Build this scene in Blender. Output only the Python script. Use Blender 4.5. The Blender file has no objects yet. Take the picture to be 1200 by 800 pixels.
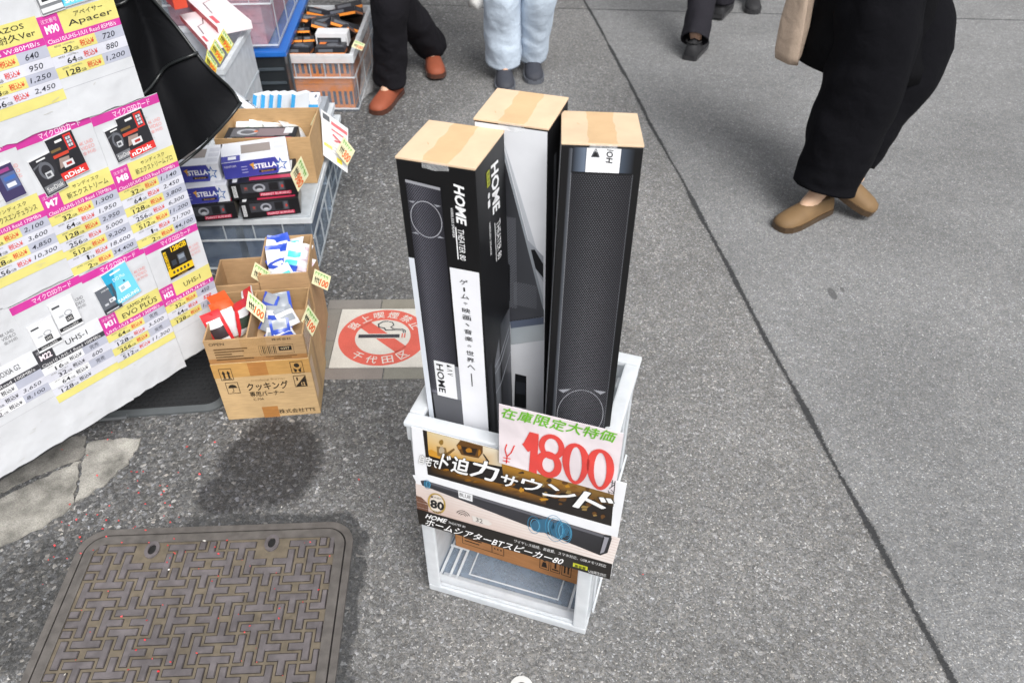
import bpy, bmesh, math, random
from mathutils import Vector, Matrix
R = math.radians
random.seed(7)
sc = bpy.context.scene
COL = sc.collection

# ------------------------------------------------------------------ camera, world, sun, exposure
CAM_H, FPX, PITCH = 1.6, 930.0, R(41.3)
cam_d = bpy.data.cameras.new('camera'); cam = bpy.data.objects.new('camera', cam_d); COL.objects.link(cam)
cam.location = (0, 0, CAM_H); cam.rotation_euler = (R(90) - PITCH, 0, 0)
cam_d.sensor_width = 36; cam_d.lens = FPX / 1200 * 36
cam_d.clip_start = .02; cam_d.clip_end = 300
cam_d.dof.use_dof = True; cam_d.dof.focus_distance = 1.62; cam_d.dof.aperture_fstop = 6.3
sc.camera = cam
SUN_EL, SUN_AZ = 50, 152                      # azimuth clockwise from +y
w = bpy.data.worlds.new('World'); sc.world = w; w.use_nodes = True
nt = w.node_tree; bg = nt.nodes['Background']
sky = nt.nodes.new('ShaderNodeTexSky'); sky.sky_type = 'NISHITA'; sky.sun_disc = False
sky.sun_elevation = R(SUN_EL); sky.sun_rotation = R(SUN_AZ)
sky.air_density = 1.0; sky.dust_density = 5.0; sky.ozone_density = 1.0
hs = nt.nodes.new('ShaderNodeHueSaturation'); hs.inputs['Saturation'].default_value = .14   # an overcast, nearly grey sky
nt.links.new(sky.outputs[0], hs.inputs['Color']); nt.links.new(hs.outputs[0], bg.inputs[0])
bg.inputs[1].default_value = .13
sl = bpy.data.lights.new('sun', 'SUN'); sl.energy = 2.3; sl.angle = R(36); sl.color = (1, .985, .96)
sun = bpy.data.objects.new('sun', sl); COL.objects.link(sun)
_d = Vector((math.sin(R(SUN_AZ)) * math.cos(R(SUN_EL)), math.cos(R(SUN_AZ)) * math.cos(R(SUN_EL)), math.sin(R(SUN_EL))))
sun.rotation_euler = _d.to_track_quat('Z', 'Y').to_euler()
sun.location = _d * 20
vs = sc.view_settings
sc.display_settings.display_device = 'sRGB'
vs.view_transform = 'Standard'; vs.look = 'None'; vs.gamma = 1; vs.use_curve_mapping = False
vs.exposure = .5
sc.render.engine = 'CYCLES'
sc.cycles.use_denoising = True
sc.cycles.max_bounces = 10; sc.cycles.transparent_max_bounces = 24

# ------------------------------------------------------------------ small helpers
def C(h):
    h = h.lstrip('#'); v = [int(h[i:i + 2], 16) / 255 for i in (0, 2, 4)]
    return tuple(x / 12.92 if x <= .04045 else ((x + .055) / 1.055) ** 2.4 for x in v)
WHITE, BLACK = C('e4e5e6'), C('141416')
cP, sP = math.cos(PITCH), math.sin(PITCH)
def ray(u, v):
    x = (u - 600) / FPX; y = -(v - 400) / FPX
    return Vector((x, cP + y * sP, -sP + y * cP))
def G(u, v, z=0.):                            # point of the horizontal plane at height z seen at a photo pixel
    d = ray(u, v); k = (z - CAM_H) / d.z
    return Vector((0, 0, CAM_H)) + d * k
def AT(u, v, y):                              # point at ground distance y
    d = ray(u, v); k = y / d.y
    return Vector((0, 0, CAM_H)) + d * k
def lerp(a, b, t): return a + (b - a) * t

MATS = {}
def mat(name, fn):
    m = bpy.data.materials.new(name); m.use_nodes = True
    t = m.node_tree; fn(t, t.nodes['Principled BSDF'], t.nodes['Material Output']); MATS[name] = m
    return m
def N(t, kind, **kw):
    n = t.nodes.new(kind)
    for k, v in kw.items():
        if k in n.inputs: n.inputs[k].default_value = v
        else: setattr(n, k, v)
    return n
def setp(p, **kw):
    names = dict(col='Base Color', rough='Roughness', spec='Specular IOR Level', coat='Coat Weight', coatr='Coat Roughness', metal='Metallic', trans='Transmission Weight', sheen='Sheen Weight')
    for k, v in kw.items():
        i = p.inputs[names[k]]; i.default_value = (*v, 1) if k == 'col' else v
def noise_mul(t, src, scale, lo, hi, detail=4):
    tc = N(t, 'ShaderNodeNewGeometry'); nz = N(t, 'ShaderNodeTexNoise', Scale=scale, Detail=detail)
    t.links.new(tc.outputs['Position'], nz.inputs['Vector'])
    mr = N(t, 'ShaderNodeMapRange'); mr.inputs[1].default_value = .3; mr.inputs[2].default_value = .7
    mr.inputs[3].default_value = lo; mr.inputs[4].default_value = hi
    t.links.new(nz.outputs[0], mr.inputs[0])
    mx = N(t, 'ShaderNodeMix'); mx.data_type = 'RGBA'; mx.blend_type = 'MULTIPLY'; mx.inputs[0].default_value = 1
    t.links.new(src, mx.inputs[6]); t.links.new(mr.outputs[0], mx.inputs[7])
    return mx.outputs[2], nz
def bump(t, p, hsrc, strength, dist=.002):
    b = N(t, 'ShaderNodeBump', Strength=strength, Distance=dist)
    t.links.new(hsrc, b.inputs['Height']); t.links.new(b.outputs[0], p.inputs['Normal'])

def print_mat(name, rough, coat, lo=.93, scale=30, wrinkle=0.0, spec=.5):
    def f(t, p, o):
        a = N(t, 'ShaderNodeAttribute', attribute_name='Col')
        c, nz = noise_mul(t, a.outputs[0], scale, lo, 1.03)
        t.links.new(c, p.inputs['Base Color']); setp(p, rough=rough, coat=coat, coatr=.12, spec=spec)
        if wrinkle:
            n2 = N(t, 'ShaderNodeTexNoise', Scale=9, Detail=3); g_ = N(t, 'ShaderNodeNewGeometry')
            t.links.new(g_.outputs['Position'], n2.inputs['Vector']); bump(t, p, n2.outputs[0], wrinkle, .02)
    return mat(name, f)
print_mat('paper', .6, 0, .95)
print_mat('laminate', .36, .4, .93, 14, .4)
print_mat('glossy_print', .33, .2, .95, 20, .05)
print_mat('box_print', .45, .05, .96, 20, .03, .35)
print_mat('plastic', .35, .1, .95)
print_mat('fabric', .9, 0, .8, 60, .0, .2)
print_mat('matte', .75, 0, .9, 25)
def card(t, p, o):
    a = N(t, 'ShaderNodeAttribute', attribute_name='Col')
    g_ = N(t, 'ShaderNodeNewGeometry'); mp = N(t, 'ShaderNodeMapping'); mp.inputs['Scale'].default_value = (30, 30, 220)
    t.links.new(g_.outputs['Position'], mp.inputs[0]); nz = N(t, 'ShaderNodeTexNoise', Scale=1, Detail=5)
    t.links.new(mp.outputs[0], nz.inputs['Vector'])
    mr = N(t, 'ShaderNodeMapRange'); mr.inputs[1].default_value = .3; mr.inputs[2].default_value = .7; mr.inputs[3].default_value = .86; mr.inputs[4].default_value = 1.06
    t.links.new(nz.outputs[0], mr.inputs[0])
    mx = N(t, 'ShaderNodeMix'); mx.data_type = 'RGBA'; mx.blend_type = 'MULTIPLY'; mx.inputs[0].default_value = 1
    t.links.new(a.outputs[0], mx.inputs[6]); t.links.new(mr.outputs[0], mx.inputs[7])
    c, n2 = noise_mul(t, mx.outputs[2], 14, .88, 1.04)
    t.links.new(c, p.inputs['Base Color']); setp(p, rough=.72, spec=.3)
    bump(t, p, n2.outputs[0], .12, .004)
mat('cardboard', card)
def frosted(op, col, rough):
    def f(t, p, o):
        setp(p, col=col, rough=rough, spec=.5)
        tr = N(t, 'ShaderNodeBsdfTransparent'); tr.inputs[0].default_value = (.93, .95, .97, 1)
        tl = N(t, 'ShaderNodeBsdfTranslucent'); tl.inputs[0].default_value = (*col, 1)
        m1 = N(t, 'ShaderNodeMixShader'); m1.inputs[0].default_value = .35
        t.links.new(p.outputs[0], m1.inputs[1]); t.links.new(tl.outputs[0], m1.inputs[2])
        g_ = N(t, 'ShaderNodeNewGeometry'); nz = N(t, 'ShaderNodeTexNoise', Scale=25, Detail=5)
        t.links.new(g_.outputs['Position'], nz.inputs['Vector'])
        mr = N(t, 'ShaderNodeMapRange'); mr.inputs[1].default_value = .3; mr.inputs[2].default_value = .7
        mr.inputs[3].default_value = max(0, op - .08); mr.inputs[4].default_value = min(1, op + .08)
        t.links.new(nz.outputs[0], mr.inputs[0])
        m2 = N(t, 'ShaderNodeMixShader')
        t.links.new(mr.outputs[0], m2.inputs[0]); t.links.new(tr.outputs[0], m2.inputs[1]); t.links.new(m1.outputs[0], m2.inputs[2])
        t.links.new(m2.outputs[0], o.inputs[0])
        bump(t, p, nz.outputs[0], .1, .002)
    return f
mat('frosted_white', frosted(.6, C('e6e9ec'), .38))
mat('frosted_rib', frosted(.8, C('e8ebee'), .38))
mat('clear_plastic', frosted(.13, C('c4d0dc'), .2))
mat('blue_clear', frosted(.36, C('b4c4d6'), .25))
mat('cloudy_plastic', frosted(.55, C('d9dee2'), .3))
def tape(t, p, o):
    setp(p, col=C('d3bf9b'), rough=.16)
    tr = N(t, 'ShaderNodeBsdfTransparent'); tr.inputs[0].default_value = (.97, .93, .85, 1)
    m = N(t, 'ShaderNodeMixShader'); m.inputs[0].default_value = .09
    t.links.new(tr.outputs[0], m.inputs[1]); t.links.new(p.outputs[0], m.inputs[2]); t.links.new(m.outputs[0], o.inputs[0])
    g_ = N(t, 'ShaderNodeNewGeometry'); nz = N(t, 'ShaderNodeTexNoise', Scale=60, Detail=4); t.links.new(g_.outputs['Position'], nz.inputs['Vector']); bump(t, p, nz.outputs[0], .5, .004)
mat('tape', tape)
def clearfilm(t, p, o):
    setp(p, col=C('f4f6f8'), rough=.12)
    tr = N(t, 'ShaderNodeBsdfTransparent')
    m = N(t, 'ShaderNodeMixShader'); m.inputs[0].default_value = .25
    t.links.new(tr.outputs[0], m.inputs[1]); t.links.new(p.outputs[0], m.inputs[2]); t.links.new(m.outputs[0], o.inputs[0])
    g_ = N(t, 'ShaderNodeNewGeometry'); nz = N(t, 'ShaderNodeTexNoise', Scale=70, Detail=3); t.links.new(g_.outputs['Position'], nz.inputs['Vector']); bump(t, p, nz.outputs[0], .8, .01)
mat('clear_film', clearfilm)
def iron(t, p, o):
    a = N(t, 'ShaderNodeAttribute', attribute_name='Col')
    c, nz = noise_mul(t, a.outputs[0], 45, .72, 1.15, 8)
    c2, n2 = noise_mul(t, c, 5, .8, 1.15)
    t.links.new(c2, p.inputs['Base Color']); setp(p, rough=.55, metal=.25)
    n3 = N(t, 'ShaderNodeTexNoise', Scale=400, Detail=3); g_ = N(t, 'ShaderNodeNewGeometry'); t.links.new(g_.outputs['Position'], n3.inputs['Vector'])
    bump(t, p, n3.outputs[0], .35, .001)
mat('cast_iron', iron)
def nylon(t, p, o):
    setp(p, col=C('0b0c10'), rough=.75, spec=.2)
    g_ = N(t, 'ShaderNodeNewGeometry'); nz = N(t, 'ShaderNodeTexNoise', Scale=7, Detail=4); nz.inputs['Distortion'].default_value = .8
    t.links.new(g_.outputs['Position'], nz.inputs['Vector']); bump(t, p, nz.outputs[0], .25, .03)
mat('black_nylon', nylon)
def rubber(t, p, o):
    setp(p, col=C('1c1d1f'), rough=.75)
    g_ = N(t, 'ShaderNodeNewGeometry'); nz = N(t, 'ShaderNodeTexNoise', Scale=200, Detail=4); t.links.new(g_.outputs['Position'], nz.inputs['Vector']); bump(t, p, nz.outputs[0], .4, .002)
mat('rubber', rubber)

# ---- mesh builder: many faces, each with a colour and a material, become ONE mesh object
class MB:
    def __init__(s): s.v = []; s.f = []; s.c = []; s.m = []
    def add(s, vs, fs, col=WHITE, m='paper'):
        b = len(s.v); s.v += [Vector(x) for x in vs]
        for f in fs:
            s.f.append([b + i for i in f]); s.c.append(col); s.m.append(m)
    def box(s, c, size, col=WHITE, m='plastic', M=None, bev=0):
        bm = bmesh.new(); bmesh.ops.create_cube(bm, size=1)
        for v in bm.verts: v.co = Vector((v.co.x * size[0], v.co.y * size[1], v.co.z * size[2]))
        if bev: bmesh.ops.bevel(bm, geom=bm.edges[:], offset=bev, segments=2, affect='EDGES', profile=.6)
        T = Matrix.Translation(Vector(c)) if M is None else M @ Matrix.Translation(Vector(c))
        bm.verts.ensure_lookup_table()
        s.add([T @ v.co for v in bm.verts], [[v.index for v in f.verts] for f in bm.faces], col, m); bm.free()
    def tube(s, pts, r, col=BLACK, m='plastic', n=8, cap=True):
        pts = [Vector(p) for p in pts]; rs = r if isinstance(r, (list, tuple)) else [r] * len(pts); rings = []
        up = Vector((0, 0, 1))
        for i, p in enumerate(pts):
            d = (pts[min(i + 1, len(pts) - 1)] - pts[max(i - 1, 0)]).normalized()
            a = d.cross(up if abs(d.z) < .95 else Vector((1, 0, 0))).normalized(); b = d.cross(a)
            rings.append([p + (a * math.cos(2 * math.pi * k / n) + b * math.sin(2 * math.pi * k / n)) * rs[i] for k in range(n)])
        vs = [q for r_ in rings for q in r_]; fs = []
        for i in range(len(pts) - 1):
            for k in range(n):
                fs.append([i * n + k, i * n + (k + 1) % n, (i + 1) * n + (k + 1) % n, (i + 1) * n + k])
        if cap: fs += [list(range(n))[::-1], [(len(pts) - 1) * n + k for k in range(n)]]
        s.add(vs, fs, col, m)
    def prism(s, pts, h0, h1, col, m, M=None):
        n = len(pts); vs = [(*p, h0) for p in pts] + [(*p, h1) for p in pts]
        if M is not None: vs = [M @ Vector(q) for q in vs]
        s.add(vs, [list(range(n))[::-1], [n + i for i in range(n)]] + [[i, (i + 1) % n, n + (i + 1) % n, n + i] for i in range(n)], col, m)
    def build(s, name, parent=None, smooth=False):
        me = bpy.data.meshes.new(name); me.from_pydata(s.v, [], s.f)
        keys = []
        for k in s.m:
            if k not in keys: keys.append(k); me.materials.append(MATS[k])
        for p, k in zip(me.polygons, s.m): p.material_index = keys.index(k); p.use_smooth = smooth
        at = me.color_attributes.new('Col', 'FLOAT_COLOR', 'CORNER'); buf = []
        for p, c in zip(me.polygons, s.c):
            for j in range(p.loop_total):
                q = c if not isinstance(c, list) else c[j]
                buf += [q[0], q[1], q[2], 1]
        at.data.foreach_set('color', buf); me.update()
        o = bpy.data.objects.new(name, me); COL.objects.link(o)
        if parent is not None: o.parent = parent; o.matrix_parent_inverse = parent.matrix_world.inverted()
        return o
def tag(o, label, cat, group=None, kind=None):
    if label: o['label'] = label
    if cat: o['category'] = cat
    if group: o['group'] = group
    if kind: o['kind'] = kind
    return o
def thing(name, label, cat, loc, group=None):
    o = bpy.data.objects.new(name, None); o.empty_display_size = .05; COL.objects.link(o)
    o.location = loc; o.matrix_world = Matrix.Translation(Vector(loc))
    return tag(o, label, cat, group)

# ---- text as flat triangles (built-in font only)
_ts = bpy.data.scenes.new('lettering'); _tc = {}
def text_mesh(s, bold=0., shear=0.):
    k = (s, bold, shear)
    if k in _tc: return _tc[k]
    cu = bpy.data.curves.new('lettering', 'FONT'); cu.body = s; cu.resolution_u = 2; cu.offset = bold; cu.shear = shear
    o = bpy.data.objects.new('lettering', cu); _ts.collection.objects.link(o); vl = _ts.view_layers[0]; vl.update()
    e = o.evaluated_get(vl.depsgraph); m = e.to_mesh()
    P = [(v.co.x, v.co.y) for v in m.vertices]; F = [list(p.vertices) for p in m.polygons]; e.to_mesh_clear()
    bpy.data.objects.remove(o); bpy.data.curves.remove(cu)
    if P:
        x0, x1 = min(p[0] for p in P), max(p[0] for p in P); y0, y1 = min(p[1] for p in P), max(p[1] for p in P)
        P = [((p[0] - x0) / (x1 - x0 + 1e-9), (p[1] - y0) / (y1 - y0 + 1e-9)) for p in P]
    _tc[k] = (P, F, (x1 - x0) / (y1 - y0 + 1e-9) if P else 1)
    return _tc[k]
class Canvas:
    """Flat print on a real plane: O + a*U + b*V, b upwards; every layer 0.25 mm above the one below."""
    def __init__(s, mb, O, U, V, m='paper', base=.0003, flip=False):
        s.mb, s.O, s.U, s.V, s.m = mb, Vector(O), Vector(U), Vector(V), m
        s.n = s.U.cross(s.V).normalized() * (-1 if flip else 1); s.base = base
        s.u2, s.v2 = s.U.length_squared, s.V.length_squared
    def P(s, a, b, L): return s.O + s.U * a + s.V * b + s.n * (s.base + L * .00025)
    def px(s, u, v):                         # where the sight line of a photo pixel meets this plane
        d = ray(u, v); o = Vector((0, 0, CAM_H)); k = s.n.dot(s.O - o) / s.n.dot(d); q = o + d * k - s.O
        return q.dot(s.U) / s.u2, q.dot(s.V) / s.v2
    def poly(s, pts, col, L=0, m=None):
        s.mb.add([s.P(a, b, L) for a, b in pts], [list(range(len(pts)))], col, m or s.m)
    def rect(s, a0, b0, a1, b1, col, L=0, m=None): s.poly([(a0, b0), (a1, b0), (a1, b1), (a0, b1)], col, L, m)
    def pxpoly(s, pts, col, L=0, m=None): s.poly([s.px(*p) for p in pts], col, L, m)
    def ring(s, cx, cy, r0x, r0y, r1x, r1y, col, L=0, n=28, a0=0, a1=360):
        for k in range(n):
            t0, t1 = R(a0 + (a1 - a0) * k / n), R(a0 + (a1 - a0) * (k + 1) / n)
            c0, s0, c1, s1 = math.cos(t0), math.sin(t0), math.cos(t1), math.sin(t1)
            s.poly([(cx + r0x * c0, cy + r0y * s0), (cx + r1x * c0, cy + r1y * s0), (cx + r1x * c1, cy + r1y * s1), (cx + r0x * c1, cy + r0y * s1)], col, L)
    def disc(s, cx, cy, rx, ry, col, L=0, n=24): s.poly([(cx + rx * math.cos(2 * math.pi * k / n), cy + ry * math.sin(2 * math.pi * k / n)) for k in range(n)], col, L)
    def stroke(s, pts, w, col, L=0):          # a brush stroke of plane width w (in metres) along plane points
        W = [s.P(a, b, L) for a, b in pts]
        for i in range(len(W) - 1):
            d = (W[i + 1] - W[i]); 
            if d.length < 1e-6: continue
            e = s.n.cross(d.normalized()) * w / 2; x = d.normalized() * w * .25
            s.mb.add([W[i] - e - x, W[i + 1] - e + x, W[i + 1] + e + x, W[i] + e - x], [[0, 1, 2, 3]], col, s.m)
    def text(s, t, a0, b0, a1, b1, col, L=1, bold=0., shear=0., quad=None, fit=False, rot=0):
        if bold > 0 and any(ord(ch) > 0x2e80 for ch in t):      # heavier CJK strokes: a few copies, each a hair above the last
            P, F, asp = text_mesh(t, 0., shear); k_ = bold * .55; shifts = [(0, 0), (k_, 0), (-k_, 0), (0, k_), (0, -k_), (k_ * .7, k_ * .7), (-k_ * .7, -k_ * .7)]; ax_ = 1 / max(asp, .3)
        else: P, F, asp = text_mesh(t, bold, shear); shifts = [(0, 0)]; ax_ = 1
        if quad: (x0, y0), (x1, y1), (x2, y2) = quad     # top left, top right, bottom left of the lettering
        elif rot == -90: x0, y0, x1, y1, x2, y2 = a1, b1, a1, b0, a0, b1     # reads downwards, head to the right
        elif rot == 90: x0, y0, x1, y1, x2, y2 = a0, b0, a0, b1, a1, b0
        else: x0, y0, x1, y1, x2, y2 = a0, b1, a1, b1, a0, b0
        for i_, (dx_, dy_) in enumerate(shifts):
            vs = [s.P(x0 + (x1 - x0) * (p + dx_ * ax_) + (x2 - x0) * (1 - q - dy_), y0 + (y1 - y0) * (p + dx_ * ax_) + (y2 - y0) * (1 - q - dy_), L + i_ * .1) for p, q in P]
            s.mb.add(vs, F, col, s.m)
    def pxtext(s, t, tl, tr, bl, col, L=1, **k): s.text(t, 0, 0, 0, 0, col, L, quad=(s.px(*tl), s.px(*tr), s.px(*bl)), **k)

def boxcanvas(mb, M, w, d, h, face, m='box_print'):
    """Canvas in 0..1 fractions on one face of a box whose local frame M has its origin at front-left-bottom, x along the front, y to the back."""
    X, Y, Z = (M.to_3x3() @ Vector(a) for a in ((1, 0, 0), (0, 1, 0), (0, 0, 1))); O = M.translation
    if face == 'front': return Canvas(mb, O, X * w, Z * h, m)
    if face == 'right': return Canvas(mb, O + X * w, Y * d, Z * h, m)
    if face == 'left': return Canvas(mb, O + Y * d, -Y * d, Z * h, m)
    if face == 'back': return Canvas(mb, O + X * w + Y * d, -X * w, Z * h, m)
    return Canvas(mb, O + Z * h, X * w, Y * d, m)
def frame(o, xdir, z=0):
    """Frame at o with x along the (horizontal) xdir."""
    X = Vector((xdir[0], xdir[1], 0)).normalized(); Z = Vector((0, 0, 1)); Y = Z.cross(X)
    M = Matrix((X, Y, Z)).transposed().to_4x4(); M.translation = Vector(o); return M
def pxbase(bl, br, z):
    a, b = G(*bl, z), G(*br, z); return frame(a, b - a), (b - a).length

# ------------------------------------------------------------------ the ground: worn asphalt with joints, patches, slab fragments
def asphalt(t, p, o):
    L = t.links.new
    g_ = N(t, 'ShaderNodeNewGeometry'); pos = g_.outputs['Position']
    def math_(op, a, b=None, c=None, clamp=False):
        n = N(t, 'ShaderNodeMath', operation=op); n.use_clamp = clamp
        for i, x in enumerate((a, b, c)):
            if x is None: continue
            if isinstance(x, (int, float)): n.inputs[i].default_value = x
            else: L(x, n.inputs[i])
        return n.outputs[0]
    def ramp(x, stops):
        r = N(t, 'ShaderNodeValToRGB'); e = r.color_ramp.elements
        while len(e) < len(stops): e.new(.5)
        for el, (q, c) in zip(e, stops): el.position = q; el.color = (*(c if isinstance(c, tuple) else (c, c, c)), 1)
        L(x, r.inputs[0]); return r.outputs[0]
    def mix(f, a, b, blend='MIX'):
        m = N(t, 'ShaderNodeMix'); m.data_type = 'RGBA'; m.blend_type = blend
        for i, x in ((0, f), (6, a), (7, b)):
            if isinstance(x, (int, float)): m.inputs[i].default_value = x if i == 0 else (x, x, x, 1)
            elif isinstance(x, tuple): m.inputs[i].default_value = (*x, 1)
            else: L(x, m.inputs[i])
        return m.outputs[2]
    def noise(scale, detail=4, vec=pos, rough=.5):
        n = N(t, 'ShaderNodeTexNoise', Scale=scale, Detail=detail); n.inputs['Roughness'].default_value = rough; L(vec, n.inputs['Vector']); return n.outputs[0]
    def vor(scale, feat='F1', rnd=1.):
        n = N(t, 'ShaderNodeTexVoronoi', Scale=scale, feature=feat); n.inputs['Randomness'].default_value = rnd; L(wv, n.inputs['Vector']); return n
    nz = N(t, 'ShaderNodeTexNoise', Scale=90., Detail=3); L(pos, nz.inputs['Vector'])
    sc_ = N(t, 'ShaderNodeVectorMath', operation='SCALE'); sc_.inputs[3].default_value = .012; L(nz.outputs[1], sc_.inputs[0])
    ad = N(t, 'ShaderNodeVectorMath', operation='ADD'); L(pos, ad.inputs[0]); L(sc_.outputs[0], ad.inputs[1]); wv = ad.outputs[0]
    sep = N(t, 'ShaderNodeSeparateXYZ'); L(pos, sep.inputs[0]); X, Y = sep.outputs[0], sep.outputs[1]
    def sep_r(v):
        s_ = N(t, 'ShaderNodeSeparateColor'); L(v.outputs['Color'], s_.inputs[0]); return s_.outputs[0], s_.outputs[1]
    vc, vf = vor(140), vor(340)
    rc, rc2 = sep_r(vc); rf, rf2 = sep_r(vf)
    warm = ramp(rc2, [(0, (.93, .96, 1.05)), (.5, (1, 1, 1)), (1, (1.08, 1.0, .9))])
    coarse = ramp(rc, [(0, .03), (.3, .06), (.62, .11), (.84, .17), (.945, .28), (.985, .52)])
    fine = ramp(rf, [(0, .085), (.3, .17), (.65, .28), (.88, .40), (.965, .66)])
    finedark = ramp(rf, [(0, .04), (.5, .075), (.88, .11), (.98, .24)])
    warmf = ramp(rf2, [(0, (.94, .97, 1.04)), (.5, (1, 1, 1)), (1, (1.07, 1.0, .9))])
    coarse = mix(1., coarse, warm, 'MULTIPLY'); fine = mix(1., fine, warmf, 'MULTIPLY')
    # where the stones are big and dark (old, by the stall), fine and pale (worn, in the road)
    lowf = noise(2.2, 5); lown = math_('MULTIPLY_ADD', lowf, .5, -.25)
    midf = noise(28, 6, rough=.65)
    left = math_('MULTIPLY_ADD', math_('ADD', X, lown), -2.2, -.30, clamp=True)        # 1 left of x = -.6, 0 right of -.14
    grain = ramp(rf, [(0, (.04, .042, .046)), (.18, .09), (.42, .15), (.72, .20), (.91, .27), (.965, .46), (.99, .68)])
    grain = mix(1., grain, warmf, 'MULTIPLY')
    old = mix(.5, coarse, finedark)
    mid = mix(.24, mix(.36, grain, (.155, .152, .146)), coarse)
    body = mix(left, mid, old)
    # signed distance to the long joint; right of it a paler, finer surface
    ax, ay, bx, by = .449, 4.768, .903, .779
    ln = math.hypot(bx - ax, by - ay); nx, ny = -(by - ay) / ln, (bx - ax) / ln
    d = math_('ADD', math_('MULTIPLY_ADD', X, nx, -(nx * ax + ny * ay)), math_('MULTIPLY', Y, ny))
    wob = math_('MULTIPLY_ADD', noise(1.7, 2), .03, -.015)
    fine_w = math_('MULTIPLY_ADD', noise(95, 6, rough=.95), .046, -.023)
    dw = math_('ADD', math_('ADD', d, wob), fine_w)
    right = math_('MULTIPLY_ADD', dw, 40, .5, clamp=True)
    pale = mix(.10, mix(.5, grain, (.178, .182, .186)), coarse)
    body = mix(right, body, pale)
    body = mix(1., body, ramp(lowf, [(.3, .92), (.7, 1.18)]), 'MULTIPLY')
    body = mix(1., body, ramp(midf, [(.25, .8), (.75, 1.15)]), 'MULTIPLY')
    big = noise(.55, 3); body = mix(1., body, ramp(big, [(.35, .96), (.65, 1.06)]), 'MULTIPLY')
    # stains: dark damp patch below the cartons, newer dark fill round the manhole
    def blob(cx, cy, rx, ry, soft, ns=9., na=.6):
        u = math_('MULTIPLY', math_('SUBTRACT', X, cx), 1 / rx); v = math_('MULTIPLY', math_('SUBTRACT', Y, cy), 1 / ry)
        r = math_('SQRT', math_('ADD', math_('MULTIPLY', u, u), math_('MULTIPLY', v, v)))
        r = math_('ADD', r, math_('MULTIPLY_ADD', noise(ns, 5), na, -na / 2))
        return math_('MULTIPLY_ADD', r, -soft, soft + .5, clamp=True)
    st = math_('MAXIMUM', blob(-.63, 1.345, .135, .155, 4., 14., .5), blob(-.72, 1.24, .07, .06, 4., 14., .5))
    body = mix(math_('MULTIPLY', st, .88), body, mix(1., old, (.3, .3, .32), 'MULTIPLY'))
    st3 = blob(-1.07, .95, .10, .17, 3.)
    body = mix(math_('MULTIPLY', st3, .8), body, mix(1., old, (.5, .5, .5), 'MULTIPLY'))
    # rounded rectangle about the manhole
    mx_, my_, ma = MAN
    ca, sa = math.cos(ma), math.sin(ma)
    U_ = math_('ADD', math_('MULTIPLY', math_('SUBTRACT', X, mx_), ca), math_('MULTIPLY', math_('SUBTRACT', Y, my_), sa))
    V_ = math_('SUBTRACT', math_('MULTIPLY', math_('SUBTRACT', Y, my_), ca), math_('MULTIPLY', math_('SUBTRACT', X, mx_), sa))
    qx = math_('MAXIMUM', math_('SUBTRACT', math_('ABSOLUTE', U_), .25), 0.); qy = math_('MAXIMUM', math_('SUBTRACT', math_('ABSOLUTE', V_), .25), 0.)
    md = math_('SQRT', math_('ADD', math_('MULTIPLY', qx, qx), math_('MULTIPLY', qy, qy)))
    md = math_('ADD', math_('SUBTRACT', md, .105), math_('MULTIPLY_ADD', noise(16, 6, rough=.65), .07, -.035))
    fill = math_('MULTIPLY_ADD', md, -90, .5, clamp=True)
    fill = math_('MULTIPLY', fill, math_('MULTIPLY_ADD', math_('SUBTRACT', U_, -.15), 12, 0, clamp=True))     # only along its far and road sides
    body = mix(math_('MULTIPLY', fill, .93), body, mix(.7, old, (.022, .023, .025)))
    # the joint itself and the cross joint far up the street
    ad_ = math_('ABSOLUTE', dw)
    jw = math_('MULTIPLY_ADD', math_('ADD', noise(5, 3), math_('MULTIPLY_ADD', noise(170, 4, rough=.8), .5, -.25)), .019, -.0022)
    joint = math_('MULTIPLY_ADD', math_('SUBTRACT', ad_, jw), -420, .5, clamp=True)
    cy_ = math_('ABSOLUTE', math_('ADD', math_('MULTIPLY_ADD', X, .075, -4.79), math_('ADD', Y, fine_w)))
    cj = math_('MULTIPLY_ADD', math_('SUBTRACT', cy_, .006), -200, .5, clamp=True)
    joint = math_('MAXIMUM', joint, math_('MULTIPLY', cj, .75))
    body = mix(math_('MULTIPLY', joint, .93), body, (.022, .023, .025))
    gum = math_('MAXIMUM', math_('MAXIMUM', blob(1.05, 2.06, .012, .03, 4.), blob(1.09, 2.08, .006, .012, 4.)), math_('MULTIPLY', blob(.78, 1.55, .010, .007, 3.), .5)); body = mix(math_('MULTIPLY', gum, .6), body, (.04, .04, .042))
    L(body, p.inputs['Base Color']); setp(p, rough=.85, spec=.35)
    rr = math_('MULTIPLY_ADD', st, -.25, .86); L(rr, p.inputs['Roughness'])
    hgt = math_('SUBTRACT', math_('ADD', math_('MULTIPLY', vc.outputs['Distance'], -.8), math_('MULTIPLY', vf.outputs['Distance'], -.5)), math_('MULTIPLY', joint, 2.))
    bump(t, p, hgt, .6, .003)
M0 = G(98.6, 647.3); MA = math.atan2(.03, .6) * .85
MAN = (-.687, .822, MA)
mat('asphalt', asphalt)
m = MB(); S = 70; m.add([(-S, -S, 0), (S, -S, 0), (S, S, 0), (-S, S, 0)], [[0, 1, 2, 3]], WHITE, 'asphalt')
tag(m.build('street_ground'), 'worn grey asphalt street with a dark joint running along it', 'street', kind='structure')

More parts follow.
